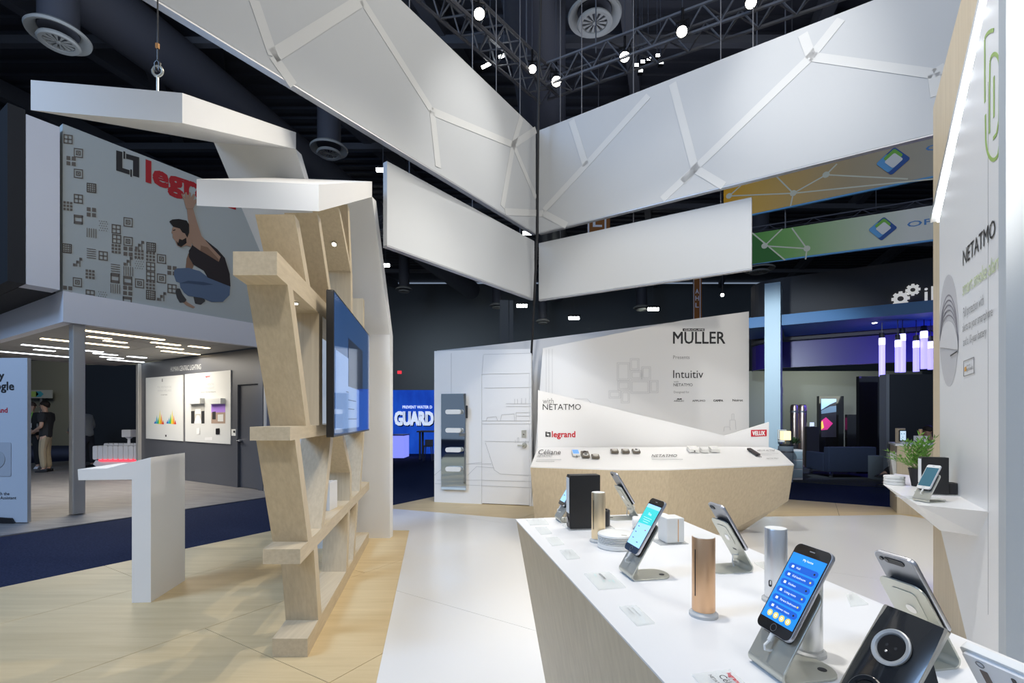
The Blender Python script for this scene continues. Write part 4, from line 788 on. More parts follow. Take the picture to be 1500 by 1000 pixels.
# ------------------------------------------------------------------ lighting booth on the near side of the aisle
C0 = V((-6.13, 6.6, 0)); zb, ztp = 2.664, 3.087; C1 = C0+D1*2.83; bpl = Plane(C0, D1); bpf = Plane(C0, D2)
OFFW = mat('booth white paint', (.80, .80, .83), .5)
t = thing('booth_canopy', 'white booth canopy with tiled ceiling and glowing strip lights on a steel post', 'canopy', C0)
obj('fascia', MB().obox(C0+Z*zb, D1*5.2, D2*.12, Z*(ztp-zb)), OFFW, t); obj('fascia', MB().obox(C0+Z*zb+D2*.12, D2*6.5, D1*.12, Z*(ztp-zb)), OFFW, t)
cg_ = obj('ceiling_grid', MB().obox(C0+D1*.12+D2*.12+Z*(zb+.042), D1*2.71, D2*6.4, Z*.02), MATTBLK, t)
TILE = mat('ceiling tile', (.40, .39, .37), .8)
for i in range(5):
    for j in range(10):
        w_, l_ = (2.83-.12)/5, .64; obj('ceiling_tile', MB().obox(C0+D1*(.12+i*w_+.006)+D2*(.12+j*l_+.006)+Z*(zb+.02), D1*(w_-.012), D2*(l_-.012), Z*.02), TILE, cg_)
SW, SC_ = mat('lit warm strip', (1, .80, .50), .5, emit=5.5), mat('lit cold strip', (.86, .94, 1), .5, emit=5.5)
for x0, y0, x1, y1, m in ((112, 483, 250, 496.5, SW), (60, 496, 197, 507.5, SW), (32, 505, 153, 515.5, SC_), (0, 515, 118, 522.5, SC_), (128, 493, 166, 496, SW), (152, 499, 188, 502, SW), (222, 501.5, 267, 505.5, SW), (230, 508, 271, 511.5, SW), (237, 514, 300, 518.5, SW), (277, 507, 308, 510, SW), (137, 517.5, 172, 520.5, SC_), (147, 522.5, 182, 525, SC_), (158, 526.5, 213, 530.5, SC_), (187, 522, 213, 524.5, SC_), (50, 512, 81, 514.5, SC_)):
    a = PZ(x0, y0, zb+.012); L_ = (PZ(x1, y1, zb+.012)-a).dot(D1); obj('strip_light', MB().obox(a-D2*.06, D1*max(.15, L_), D2*.11, Z*.012), m, t)
lamp('AREA', (C0+D1*1.3+D2*2.6+Z*2.62), (C0+D1*1.3+D2*2.6), 130, (1, .93, .82), 2.2)
pc = C0+D1*.12+D2*.06
obj('post', MB().obox(pc, D1*.14, D2*.16, Z*zb), mat('brushed post', (.50, .49, .47), .4, .35), t, bevel=.012); obj('foot_pad', MB().lathe([(.05, -.018), (.04, .0)], pc+D1*.07+D2*.08, 12), BLACK, t)
pcb = C0+D1*2.76+D2*5.02; obj('post', MB().obox(pcb+Z*-.007, D1*.12, D2*.12, Z*zb), MT['brushed post'], t, bevel=.01)
pcb = C1-D2*.12+D1*.0; obj('post', MB().obox(pcb+Z*-.007, D1*.1, D2*.1, Z*zb), MT['brushed post'], t, bevel=.01)
# billboard above the canopy
t = thing('billboard', 'large grey printed billboard with a crouching jumper and red lettering', 'billboard', C0+D1*.3+Z*ztp)
bb_ = Plane(C0-D2.cross(V())*0+D2*.02, D1)
a, b = bb_.pt(92, 427), bb_.pt(388, 470); zt_ = bb_.pt(92, 181).z
obj('print_panel', MB().prism([upz(a, ztp+.002), upz(b, ztp+.002), upz(b, zt_), upz(a, zt_)], D2*.35), mat('billboard grey', (.46, .50, .49), .7), t)
def bbp(pts, m, nm, k=1): return obj(nm, MB().prism(polypx(bb_, [(80+x/3.571, 180+y/3.571) for x, y in pts], .002*k), bb_.n*.002), m, t)
def bq(x, y): return (80+x/3.571, 180+y/3.571)
for pts in ([(322, 143), (354, 152), (354, 235), (392, 247), (392, 270), (322, 248)], [(374, 161), (442, 180), (442, 286), (410, 276), (410, 196), (374, 187)], [(360, 147), (369, 150), (369, 188), (360, 186)], [(396, 242), (404, 244), (404, 283), (396, 281)]): bbp(pts, INK, 'logo_bracket')
textpx(t, 'legrand', mat('billboard red', (.42, .012, .02), .6), bb_, 215, 344, 265.5, 305.5, 235.5, lift=.004, bold=.05)
SKP = mat('printed skin', (.40, .25, .17), .7); SKD = mat('printed tan skin', (.24, .14, .09), .7); JEAN = mat('printed jeans', (.10, .15, .24), .7); TANK = mat('printed tank top', (.022, .016, .018), .7); HRP = mat('printed hair', (.012, .009, .008), .7); SHO = mat('printed shoe', (.05, .05, .05), .7)
bbp([(700, 680), (690, 710), (685, 760), (720, 765), (728, 745), (712, 720)], SKD, 'print_arm', 1)
bbp([(660, 885), (690, 935), (735, 962), (725, 970), (690, 955), (655, 925)], SKP, 'print_hand', 1)
bbp([(640, 865), (655, 866), (668, 895), (690, 925), (680, 938), (655, 940), (640, 915), (632, 885)], SHO, 'print_shoe', 2)
bbp([(725, 905), (780, 912), (788, 932), (765, 950), (735, 945)], SHO, 'print_shoe', 2)
bbp([(625, 772), (640, 760), (700, 758), (760, 775), (800, 805), (880, 838), (918, 855), (915, 900), (880, 935), (820, 936), (770, 915), (700, 905), (678, 888), (658, 860), (654, 836), (636, 830), (625, 800)], JEAN, 'print_jeans', 3)
bbp([(655, 838), (700, 825), (780, 832), (830, 845), (780, 848), (700, 838)], mat('printed jeans shade', (.05, .08, .14), .7), 'print_jeans_fold', 4)
bbp([(718, 645), (702, 668), (702, 700), (725, 740), (780, 772), (800, 808), (880, 840), (920, 855), (916, 790), (890, 705), (850, 660), (790, 612), (745, 600), (725, 625)], TANK, 'print_tank_top', 4)
bbp([(690, 440), (697, 500), (704, 545), (706, 590), (722, 640), (762, 668), (800, 690), (858, 726), (868, 700), (812, 640), (768, 590), (745, 520), (724, 446)], SKP, 'print_arm', 5)
bbp([(764, 640), (800, 650), (858, 712), (858, 726), (800, 690), (762, 668)], SKD, 'print_shoulder_shade', 6)
bbp([(617, 545), (611, 575), (618, 582), (617, 600), (630, 615), (640, 640), (660, 650), (690, 640), (715, 648), (720, 600), (702, 570), (670, 550), (640, 540)], SKP, 'print_face', 6)
bbp([(600, 515), (615, 505), (650, 502), (690, 510), (703, 530), (703, 575), (694, 600), (682, 578), (668, 572), (655, 552), (620, 542)], HRP, 'print_hair', 7)
bbp([(636, 616), (646, 628), (652, 606), (668, 612), (688, 600), (690, 628), (662, 648), (644, 640)], HRP, 'print_beard', 7)
bbp([(619, 560), (632, 556), (632, 561), (620, 565)], HRP, 'print_brow', 7)
bbp([(688, 448), (676, 405), (662, 372), (667, 368), (684, 394), (681, 364), (690, 362), (698, 390), (703, 362), (712, 364), (712, 392), (726, 370), (735, 376), (726, 404), (746, 396), (752, 402), (736, 424), (724, 448)], SKP, 'print_hand', 7)
ic = MB(); icm = mat('print taupe', (.15, .13, .11), .7)
def cell(x, y, s, kind):                          # small geometric icons scattered over the billboard
    def r(a, b, c, d): ic.prism(polypx(bb_, [bq(x+s*a, y+s*b+s*.12*a), bq(x+s*c, y+s*b+s*.12*c), bq(x+s*c, y+s*d+s*.12*c), bq(x+s*a, y+s*d+s*.12*a)], .002), bb_.n*.002)
    def ring(m, w_=.1): r(m, m, 1-m, m+w_); r(m, 1-m-w_, 1-m, 1-m); r(m, m, m+w_, 1-m); r(1-m-w_, m, 1-m, 1-m)
    if kind == 0: ring(0); ring(.25); r(.42, .42, .58, .58)
    elif kind == 1: [r(.36*i, .36*j, .36*i+.26, .36*j+.26) for i in range(3) for j in range(3)]
    elif kind == 2: [r(0, .24*i, 1, .24*i+.08) for i in range(5)]
    elif kind == 3: [r(.24*i, 0, .24*i+.08, 1) for i in range(5)]
    elif kind == 4: [r(.25*i+.12*(j % 2), .25*j, .25*i+.12*(j % 2)+.09, .25*j+.08) for i in range(4) for j in range(5)]
    elif kind == 5: ring(0, .12); r(.44, 0, .56, 1); r(0, .44, 1, .56)
    elif kind == 6: r(0, 0, .42, .42); r(.58, 0, 1, .42); r(0, .58, .42, 1); r(.58, .58, 1, 1)
    elif kind == 7: r(0, 0, 1, .3); r(0, .7, 1, 1); r(0, 0, .14, 1); r(.86, 0, 1, 1)
    elif kind == 8: r(0, .7, .3, 1); r(.35, .35, .65, .65); r(.35, .35, .45, 1); r(.7, 0, 1, .3); r(.7, 0, .8, 1)
    elif kind == 9: ring(0, .1); [r(.24*i, 0, .24*i+.08, 1) for i in range(5)]; [r(0, .24*i, 1, .24*i+.08) for i in range(5)]
for x, y, k in ((46, 58, 5), (100, 130, 0), (62, 172, 6), (100, 238, 0), (168, 312, 9), (100, 370, 5), (46, 408, 1), (168, 440, 6), (100, 478, 7), (232, 510, 4), (298, 528, 5), (360, 492, 0), (168, 548, 3), (40, 628, 9), (300, 580, 5), (360, 592, 0), (420, 612, 8), (480, 622, 9), (168, 655, 2), (230, 668, 5), (298, 632, 1), (360, 645, 6), (418, 660, 1), (478, 672, 1), (535, 684, 0), (96, 700, 8), (162, 765, 1), (95, 806, 0), (360, 696, 8), (420, 708, 4), (478, 724, 5), (590, 745, 6), (294, 736, 2), (360, 748, 3), (292, 786, 7), (358, 798, 7), (420, 812, 0), (478, 774, 5), (535, 786, 0), (478, 820, 1), (590, 840, 5), (292, 840, 3), (358, 850, 6), (478, 872, 9), (535, 880, 8), (162, 870, 5), (228, 880, 4), (356, 905, 7), (44, 850, 6)): cell(x, y, 48, k)
obj('icon_pattern', ic, icm, t, kind='stuff')
# overhanging dark sign box with white cheek
a_ = PZ(38, 421, ztp+.004); a_ = bpl.pt(38, 421); b_ = bpl.pt(89, 428)
t = thing('sign_box', 'dark overhanging sign box with a white cheek beside the billboard', 'sign box', upz(a_, ztp))
zt2 = bpl.pt(38, 167).z
obj('white_cheek', MB().prism([upz(a_, ztp+.004), upz(b_-D1*.01, ztp+.004), upz(b_-D1*.01, zt2), upz(a_, zt2)], D2*.3), OFFW, t)
obj('dark_box', MB().obox(upz(a_, ztp+.004)-D1*.17, D1*.165, D2*4, Z*(zt2-ztp+.05)), MATTBLK, t)
obj('dark_soffit', MB().obox(upz(a_, ztp+.004)+D2*.3, D1*.4, D2*3.7, Z*.03), MATTBLK, t)
# grey wall with posters
gw = Plane(C1, D2); GW = mat('slate wall paint', (.085, .090, .105), .42)
gl = [gw.pt(348, 600), gw.pt(378, 600)]
s0, s1 = (gl[1]-C1).dot(D2), (gl[0]-C1).dot(D2); zd = gw.pt(348, 563.5).z
wl = struct('wall_booth', MB().obox(C1+D2*s1+Z*-.008, D2*(5.05-s1), D1*.1, Z*(zb+.005)).obox(C1+Z*-.008, D2*s0, D1*.1, Z*(zb+.005)).obox(C1+D2*s0+Z*zd, D2*(s1-s0), D1*.1, Z*(zb-zd)), GW, label='slate grey booth wall with two posters')
dr = struct('door_2', MB().obox(C1+D2*(s0+.004)+D1*.05+Z*.0, D2*(s1-s0-.008), D1*.04, Z*(zd-.004)), GW, label='slate grey flush door in the poster wall')
k = gw.pt(350, 645); obj('handle', MB().lathe([(.03, -.05), (.03, .03)], k, 14, gw.n).tube([k+gw.n*.04, k+gw.n*.045-D2*.11], .011, 8), CHROME, dr, smooth=True)
textpx(wl, 'HUMAN CENTRIC LIGHTING', mat('pale lettering', (.6, .62, .62), .6), gw, 250, 294.5, 544, 540.5, 537)
PST = mat('poster board', (.66, .67, .66), .5)
def poster(ps, label):
    e = thing('wall_poster', label, 'poster', gw.pt(*ps[3]), 0); obj('board', MB().prism([gw.pt(x, y, .002) for x, y in ps], gw.n*.02), PST, e); return e
gf = Plane(gw.p+gw.n*.022, gw.d)
e = poster([(215, 553.5), (269, 549), (269.5, 646), (215.3, 642)], 'white poster with two rainbow spectrum peaks on the slate wall')
SPC = [(.02, .10, .55), (.02, .35, .55), (.03, .42, .12), (.75, .62, .03), (.8, .28, .02), (.6, .03, .03)]
for x0, hs in ((226, (4, 12, 9, 20, 14, 5)), (244, (5, 9, 14, 20, 12, 5))):
    for i in range(6): obj('spectrum_bar', MB().prism(polypx(gf, [(x0+i*2.3-.4, 620+.2*i), (x0+i*2.3+2.6, 620.3+.2*i), (x0+i*2.3+1.5, 620-hs[i])], .001+.0005*i), gf.n*.0005), mat('spectrum %d' % i, SPC[i], .6), e)
for s_, x0, x1, yb, yt in (('FULL SPECTRUM FOR', 231, 251, 568.5, 565.5), ('HUMAN WELLNESS', 231, 251, 573.5, 570.5), ('IT MATTERS', 236, 245, 579, 577.6)): textpx(e, s_, LINE if yb < 575 else INK, gf, x0, x1, yb, yb-.3, yt, lift=.001)
obj('logo_mark', MB().prism(polypx(gf, [(237, 554.5), (238.5, 554.4), (238.5, 559), (237, 559)], .001), gf.n*.001), GREYINK, e); obj('logo_mark', MB().prism(polypx(gf, [(242, 636.5), (244, 636.5), (244, 639.5), (242, 639.5)], .001), gf.n*.001), INK, e)
e = poster([(272.3, 548.2), (339.3, 542), (338.9, 650.3), (272.7, 646)], 'white poster with two room photos and lamp boxes on the slate wall')
textpx(e, 'legrand', RED, gf, 301, 307.5, 552.5, 552, 550, lift=.001, bold=.04)
for s_, x0, x1, yb, yt in (('AUTHENTIC', 297, 314, 564.5, 561.5), ('DAYLIGHT', 297, 314, 570, 567), ('BRING THE OUTSIDE IN', 294.5, 316, 575, 573.6)): textpx(e, s_, LINE if yb < 572 else INK, gf, x0, x1, yb, yb-.6, yt, lift=.001)
def pic(x0, y0, x1, y1, m, nm, k=1): return obj(nm, MB().prism(polypx(gf, [(x0, y0), (x1, y0-.5), (x1, y1), (x0, y1)], .001*k), gf.n*.001), m, e)
pic(280, 593, 299.5, 620, mat('photo pale', (.55, .54, .5), .5), 'room_photo'); pic(280, 602, 285, 620, INK, 'photo_wall', 2); pic(295, 602, 299.5, 620, INK, 'photo_wall', 2); pic(286, 599, 294, 606, WHITE_PNT, 'photo_window', 2)
obj('photo_aisle', MB().prism(polypx(gf, [(288, 608), (292, 608), (296, 620), (284, 620)], .002), gf.n*.001), WHITE_PNT, e)
pic(309.5, 592, 330, 620, mat('photo violet', (.40, .22, .72), .5), 'room_photo'); pic(309.5, 604, 330, 620, mat('photo tan', (.38, .28, .22), .5), 'photo_floor', 2); pic(311, 603, 316, 614, INK, 'photo_window', 3); pic(319, 607, 327, 617, PST, 'photo_desk', 3)
for x0, x1 in ((280, 299.5), (309.5, 330)): obj('lamp_box', MB().prism(polypx(gf, [(x0, 584.5), (x1, 583), (x1, 591), (x0, 592)], .001), gf.n*.09), PST, e)
pic(288, 627, 292.5, 635.5, WHITE_PNT, 'switch', 6); pic(316, 627.5, 321.5, 636, BLACK, 'switch', 8); pic(300, 640.5, 311, 644.5, WHITE_PNT, 'logo_plate', 2)
e = thing('wall_switch', 'white switch plate on the slate wall between poster and door', 'switch', gw.pt(343, 638)); obj('plate', MB().prism([gw.pt(x, y) for x, y in ((340, 628.5), (346, 628.3), (346, 638), (340, 638))], gw.n*.012), CREAM, e); obj('rocker', MB().prism([gw.pt(x, y, .012) for x, y in ((342, 630.5), (344.3, 630.5), (344.3, 633.5), (342, 633.5))], gw.n*.006), BLACK, e)
# portable sign
q = P(40, 765, 6.25); q.z = 0
t = thing('display_sign', 'tall white freestanding sign at the aisle edge, partly cut by the view', 'sign', q)
obj('panel', MB().box(q.x-1.1, q.x, q.y, q.y+.05, .0, 2.127), mat('sign white', (.58, .62, .68), .5), t, bevel=.004)
obj('base', MB().prism([(q.x-.8, q.y-.01, -.007), (q.x-.14, q.y-.01, -.007), (q.x-.18, q.y-.01, .06), (q.x-.8, q.y-.01, .10)], (0, -.02, 0)), BLACK, t)
sp_ = Plane((q.x, q.y), (1, 0))
def rtext(s_, m, xr, yb, yt, bo=0):
    a = sp_.pt(xr, yb); h_ = sp_.pt(xr, yt).z-a.z; wd = ink(s_, bo)[2]*h_; text(t, s_, m, a-PX*wd, PX*wd, Z*h_, .002, bo)
rtext('Hey', INK, 6, 555, 544, .03); rtext('Google', INK, 20.5, 571, 559, .03); rtext('legrand', RED, 11, 604, 597, .03); rtext('Works with the', INK, 14, 725, 720.5, .01); rtext('Google Assistant', INK, 24, 731, 726.5, .01)
obj('speaker_recess', MB().rrect(sp_.pt(-4, 672.5, .002), PX, Z, .18, .22, .02, (0, -.004, 0)), mat('sign pale grey', (.46, .49, .54), .5), t); obj('speaker_disc', MB().lathe([(.12, 0), (.12, .006)], sp_.pt(-6, 672.5, .006), 30, (0, -1, 0)), mat('sign mid grey', (.40, .43, .47), .5), t)
# far side of the lighting booth
struct('wall_partition', MB().box(-30, -13.2, 24, 24.2, -.02, 4.2), mat('olive hall wall', (.20, .20, .165), .8), label='olive grey partition wall behind the visitors')
x0, x1 = P(123, 600, 15).x, P(206, 600, 15).x
struct('wall_dark', MB().box(x0, x1+1.5, 15, 15.15, -.02, 3.0), mat('charcoal panel', (.022, .024, .028), .6), label='charcoal partition behind the blurred visitor')
struct('wall_light', MB().box(x0-.38, x0-.01, 14.95, 15.1, -.02, 3.02), mat('grey panel', (.20, .21, .22), .6), label='narrow pale partition end behind the blurred visitor')
q = P(58, 577, 23.5); t = thing('hall_sign', 'small pale sign with green and blue chevron behind the visitors', 'sign', q); s = 23.5/F
obj('board', MB().box(q.x-18*s, q.x+18*s, q.y, q.y+.05, q.z-6*s, q.z+6*s), mat('sign dull white', (.35, .37, .36), .6), t); obj('post', MB().box(q.x-.03, q.x+.03, q.y+.051, q.y+.1, -.02, q.z+.1), DARK2, t)
for i, m in enumerate((GREENINK, mat('teal', (.05, .3, .4), .6))): obj('chevron', MB().prism([(q.x+(-12+7*i)*s, q.y-.01, q.z-4*s), (q.x+(-5+7*i)*s, q.y-.01, q.z-4*s), (q.x+(-1+7*i)*s, q.y-.01, q.z), (q.x+(-5+7*i)*s, q.y-.01, q.z+4*s), (q.x+(-12+7*i)*s, q.y-.01, q.z+4*s)], (0, .009, 0)), m, t)
q = P(170, 688, 12.6); q.z = -.007; s = 12.6/F
t = thing('game_table', 'white block table with rows of rounded seats and a red glow', 'table', q)
obj('plinth', MB().prism([(q.x-22*s, q.y, .0), (q.x+36*s, q.y, 0), (q.x+36*s, q.y, 14*s), (q.x-30*s, q.y, 14*s), (q.x-34*s, q.y, 8*s)], (0, .6, 0)), OFFW, t)
for i in range(9): obj('seat_block', MB().rrect((q.x-30*s+i*7.5*s, q.y-.02, 25*s), PX, Z, 3.3*s, 10*s, 2*s, (0, .3, 0)), OFFW, t); obj('back_block', MB().rrect((q.x-30*s+i*7.5*s, q.y+.32, 29*s), PX, Z, 3.3*s, 9*s, 2*s, (0, .1, 0)), OFFW, t)
obj('red_strip', MB().box(q.x-24*s, q.x+36*s, q.y-.03, q.y-.005, 13*s, 15*s), mat('lit red strip', (1, .03, .05), .5, emit=3), t)
q = P(189, 655, 12.9); t = thing('goblet_piece', 'white goblet shaped piece standing on the block table', 'goblet', q)
s = 12.9/F; obj('stem', MB().lathe([(6*s, -2*s), (5*s, 2*s), (2*s, 5*s), (1.7*s, 12*s), (5*s, 15*s)], q, 20), OFFW, t, smooth=True); obj('block', MB().box(q.x-6.5*s, q.x+6.5*s, q.y-6*s, q.y+6*s, q.z+15*s, q.z+26*s), OFFW, t, bevel=.02)
# ------------------------------------------------------------------ people
def skinmesh(verts, edges, rad, sub=1):
    me = bpy.data.meshes.new('s'); me.from_pydata(verts, edges, []); o = bpy.data.objects.new('s', me); COL.objects.link(o)
    md = o.modifiers.new('k', 'SKIN'); md.use_smooth_shade = True
    for i, sv in enumerate(me.skin_vertices[0].data): r = rad[i]; sv.radius = r if isinstance(r, tuple) else (r, r); sv.use_root = i == 0
    o.modifiers.new('u', 'SUBSURF').levels = sub; o.modifiers['u'].render_levels = sub
    m2 = bpy.data.meshes.new_from_object(o.evaluated_get(bpy.context.evaluated_depsgraph_get())); bpy.data.objects.remove(o)
    mb = MB().add([v.co.copy() for v in m2.vertices], [tuple(p.vertices) for p in m2.polygons]); bpy.data.meshes.remove(m2); return mb
def person(label, loc, rz, J, shirt, trousers, hair=HAIR, sleeves=1, shoe=BLACK, extra=None):
    t = thing('person', label, 'person', loc, rz)
    k = lambda n: V(J[n])
    names = ['pelvis', 'waist', 'chest', 'neck', 'head0', 'head1', 'head2']; vs = [k('pelvis'), k('waist'), k('chest'), k('neck'), k('head')-Z*.06, k('head')+Z*.02, k('head')+Z*.09]
    ed = [(i, i+1) for i in range(6)]; rd = [(.10, .085), (.10, .085), (.135, .10), .052, .066, .088, .06]
    for s_ in ('l', 'r'):
        b = len(vs); vs += [k('sh'+s_), k('el'+s_), k('wr'+s_)]; rd += [.05, .042, .028]; ed += [(2, b), (b, b+1), (b+1, b+2)]
        hd = (k('wr'+s_)-k('el'+s_)).normalized(); sdv = hd.orthogonal().normalized(); c_ = len(vs); vs.append(k('wr'+s_)+hd*.06); rd.append(.026); ed.append((b+2, c_))
        for i in range(4): vs.append(k('wr'+s_)+hd*(.155+.012*(1-abs(i-1.4)))+sdv*(.022*(i-1.5))); rd.append(.0085); ed.append((c_, len(vs)-1))
        vs.append(k('wr'+s_)+hd*.085+sdv*.055); rd.append(.010); ed.append((c_, len(vs)-1))
        b = len(vs); vs += [k('hip'+s_), k('kn'+s_), k('an'+s_), k('an'+s_)+V((0, -.10, -.05))]; rd += [.082, .058, .04, .02]; ed += [(0, b), (b, b+1), (b+1, b+2), (b+2, b+3)]
    obj('body', skinmesh(vs, ed, rd), SKIN, t, True, smooth=True)
    v2 = [k('chest'), k('neck')-Z*.035, k('waist'), k('pelvis')+Z*.03, k('pelvis')-Z*.11]; e2 = [(0, 1), (0, 2), (2, 3), (3, 4)]; r2 = [(.17, .13), .07, (.155, .125), (.165, .135), (.165, .135)]
    for s_ in ('l', 'r'):
        b = len(v2); en = k('el'+s_) if sleeves == 1 else k('sh'+s_).lerp(k('el'+s_), .7); v2 += [k('sh'+s_), en]; r2 += [.105, .085]; e2 += [(0, b), (b, b+1)]
        if sleeves == 1: v2.append(k('wr'+s_)); r2.append(.045); e2.append((b+1, b+2))
    obj('shirt', skinmesh(v2, e2, r2), shirt, t, True, smooth=True)
    v3 = [k('pelvis').lerp(k('waist'), .45), k('pelvis')-Z*.02]; e3 = [(0, 1)]; r3 = [(.125, .105), (.13, .11)]
    for s_ in ('l', 'r'): b = len(v3); v3 += [k('hip'+s_).lerp(k('kn'+s_), .3), k('kn'+s_), k('an'+s_)+Z*.01]; r3 += [.092, .075, .066]; e3 += [(1, b), (b, b+1), (b+1, b+2)]
    obj('trousers', skinmesh(v3, e3, r3), trousers, t, True, smooth=True)
    for s_ in ('l', 'r'): a = k('an'+s_); obj('shoe', MB().hull([a+V((x*w_, y, z)) for x in (-1, 1) for y, z, w_ in ((.07, -.075, .04), (.07, -.01, .035), (-.17, -.075, .045), (-.16, -.045, .035), (-.02, .0, .035))]), shoe, t, True, bevel=.01)
    h = k('head'); F_ = V(J.get('face', (0, -1, 0))).normalized(); S_ = F_.cross(Z).normalized()
    hp = []
    for i in range(13):
        for j in range(7):
            a, b = 2*math.pi*i/12, math.pi/2*j/6; d_ = V((math.cos(a)*math.cos(b), math.sin(a)*math.cos(b), math.sin(b)))
            hp.append(h-F_*.018+Z*.035+V((d_.x*.098, d_.y*.098, d_.z*.105)))
    hp += [h-F_*.10-Z*.03, h-F_*.09+S_*.05-Z*.04, h-F_*.09-S_*.05-Z*.04]; hp = [p for p in hp if (p-h).dot(F_) < .075 or p.z > h.z+.09]
    obj('hair', MB().hull(hp), hair, t, True, smooth=True)
    fp = h+F_*.083
    obj('nose', MB().hull([fp+Z*.03, fp-Z*.012+S_*.014, fp-Z*.012-S_*.014, fp-Z*.012+F_*.026]), SKIN, t, True)
    for s_ in (-1, 1):
        obj('eye', MB().lathe([(.009, 0), (.006, .006)], fp+Z*.02+S_*.032*s_-F_*.006, 10, F_), INK, t, True); obj('ear', MB().hull([h+S_*s_*.085+Z*a+F_*b for a, b in ((.03, 0), (-.03, .005), (.02, -.02), (-.02, -.012))]+[h+S_*s_*.1+Z*.005]), SKIN, t, True)
    obj('mouth', MB().obox(fp-Z*.042-S_*.02-F_*.004, S_*.04, Z*.006, F_*.004), RED, t, True)
    if extra: extra(t, k)
    return t
ST = dict(pelvis=(0, 0, .93), waist=(0, .01, 1.12), chest=(0, .01, 1.36), neck=(0, -.01, 1.53), head=(0, -.03, 1.66), shl=(-.19, .01, 1.43), shr=(.19, .01, 1.43), ell=(-.24, .02, 1.15), elr=(.24, .02, 1.15), wrl=(-.08, -.2, 1.03), wrr=(.06, -.22, 1.02), hipl=(-.09, 0, .88), hipr=(.09, 0, .88), knl=(-.11, -.02, .48), knr=(.11, -.02, .48), anl=(-.12, .02, .08), anr=(.12, .02, .08))
def lanyard(m): return lambda t, k: (obj('lanyard', MB().strip(k('neck')+V((-.05, -.09, 0)), k('chest')+V((0, -.15, -.14)), .02, Z, (0, -.004, 0)).strip(k('neck')+V((.05, -.09, 0)), k('chest')+V((0, -.15, -.14)), .02, Z, (0, -.004, 0)), m, t, True), obj('badge', MB().obox(k('chest')+V((-.045, -.16, -.26)), (.09, 0, 0), (0, -.006, 0), (0, 0, .12)), CREAM, t, True))
p_ = P(67, 690, 12.2); person('man in dark polo shirt and khaki trousers standing by the steel post', (p_.x, 12.2, -.007), R(-70), dict(ST), mat('dark polo', (.02, .022, .026), .8), mat('khaki', (.36, .30, .20), .8), sleeves=0, extra=lanyard(CREAM))
p_ = P(46, 690, 12.9); s2 = dict(ST); s2['head'] = (.01, -.03, 1.65); person('man in black jacket with green lanyard, partly behind the white sign', (p_.x, 12.9, -.007), R(30), s2, mat('black jacket', (.010, .011, .013), .8), mat('black trousers', (.011, .012, .015), .8), extra=lanyard(mat('lime lanyard', (.2, .5, .05), .6)), hair=mat('brown hair', (.05, .03, .02), .7), shoe=OFFW)
s3 = dict(ST); s3.update(chest=(0, -.16, 1.32), neck=(0, -.26, 1.47), head=(0, -.34, 1.57), shl=(-.19, -.17, 1.38), shr=(.19, -.17, 1.38), ell=(-.26, -.14, 1.10), elr=(.26, -.16, 1.10), wrl=(-.2, -.4, 1.0), wrr=(.16, -.4, 1.0), waist=(0, -.05, 1.12))
p_ = P(128, 683, 13.3); person('man in grey shirt bending forward in front of the charcoal partition', (p_.x, 13.3, -.007), R(-100), s3, mat('grey shirt', (.20, .22, .24), .8), mat('dark jeans', (.015, .018, .028), .8))
# ------------------------------------------------------------------ blue wall booth far behind the fin
q0 = P(560, 600, 18.5); x0 = q0.x; x1 = -.6; zz = 2.42
t = thing('lit_backdrop', 'blue lit backdrop wall with big white lettering', 'backdrop sign', (x0, 18.5, 0))
obj('panel', MB().box(x0-.6, x1, 18.5, 18.6, -.02, zz), mat('blue print with emission', (.012, .10, .62), .6, emit=.62, noise=((1.5, 1, .7), (.004, .05, .46), 4)), t)  # blue booth light put into the panel as emission, no lamp here
nt = MT['blue print with emission'].node_tree; bs = nt.nodes['Principled BSDF']; nt.links.new(bs.inputs['Base Color'].links[0].from_socket, bs.inputs['Emission Color'])
gpw = Plane((0, 18.5), (1, 0)); WL_ = mat('white lit letters', (.72, .82, 1), .5, emit=.75)
textpx(t, 'GUARD', WL_, gpw, 579, 634.5, 622, 622, 603, lift=.04, bold=.05); textpx(t, 'GUARD', NAVY, gpw, 580, 635.5, 623.5, 623.5, 604.5, lift=.02, bold=.05); textpx(t, 'PREVENT WATER D', WL_, gpw, 590, 633, 598, 598, 594, lift=.03, bold=.04)
t = thing('glow_counter', 'glowing pale blue cube counter before the blue backdrop', 'counter', P(581, 660, 16.5)); s = 16.5/F; q = P(581, 660, 16.5)
obj('body', MB().box(q.x-12*s, q.x+11*s, 16.5, 17.3, -.018, 32*s), mat('glow cube', (.28, .32, 1), .5, emit=.9), t, bevel=.02); obj('top', MB().box(q.x-12.5*s, q.x+11.5*s, 16.45, 17.35, 32*s, 33.5*s), mat('cube top', (.1, .13, .4), .4), t)
t = thing('bar_table', 'dark tall bar table in front of the blue backdrop', 'table', P(628, 666, 16)); s = 16/F; q = P(626, 666, 16)
obj('top', MB().box(q.x-14*s, q.x+20*s, 15.8, 16.5, 39*s, 41*s), DARK2, t)
for x_, y_ in ((-10, 15.9), (14, 15.9), (-10, 16.4), (14, 16.4)): obj('leg', MB().box(q.x+x_*s-.03, q.x+x_*s+.03, y_-.03, y_+.03, -.018, 39*s), DARK2, t)
t = thing('bar_stool', 'grey bar stool tucked beside the tall bar table', 'stool', P(626, 667, 15.4)); q = P(627, 667, 15.4); s = 15.4/F
obj('seat', MB().box(q.x-6*s, q.x+6*s, 15.3, 15.6, 20*s, 22*s), mat('stool grey', (.12, .14, .2), .6), t); obj('backrest', MB().box(q.x-6*s, q.x+6*s, 15.58, 15.62, 22*s, 30*s), MT['stool grey'], t)
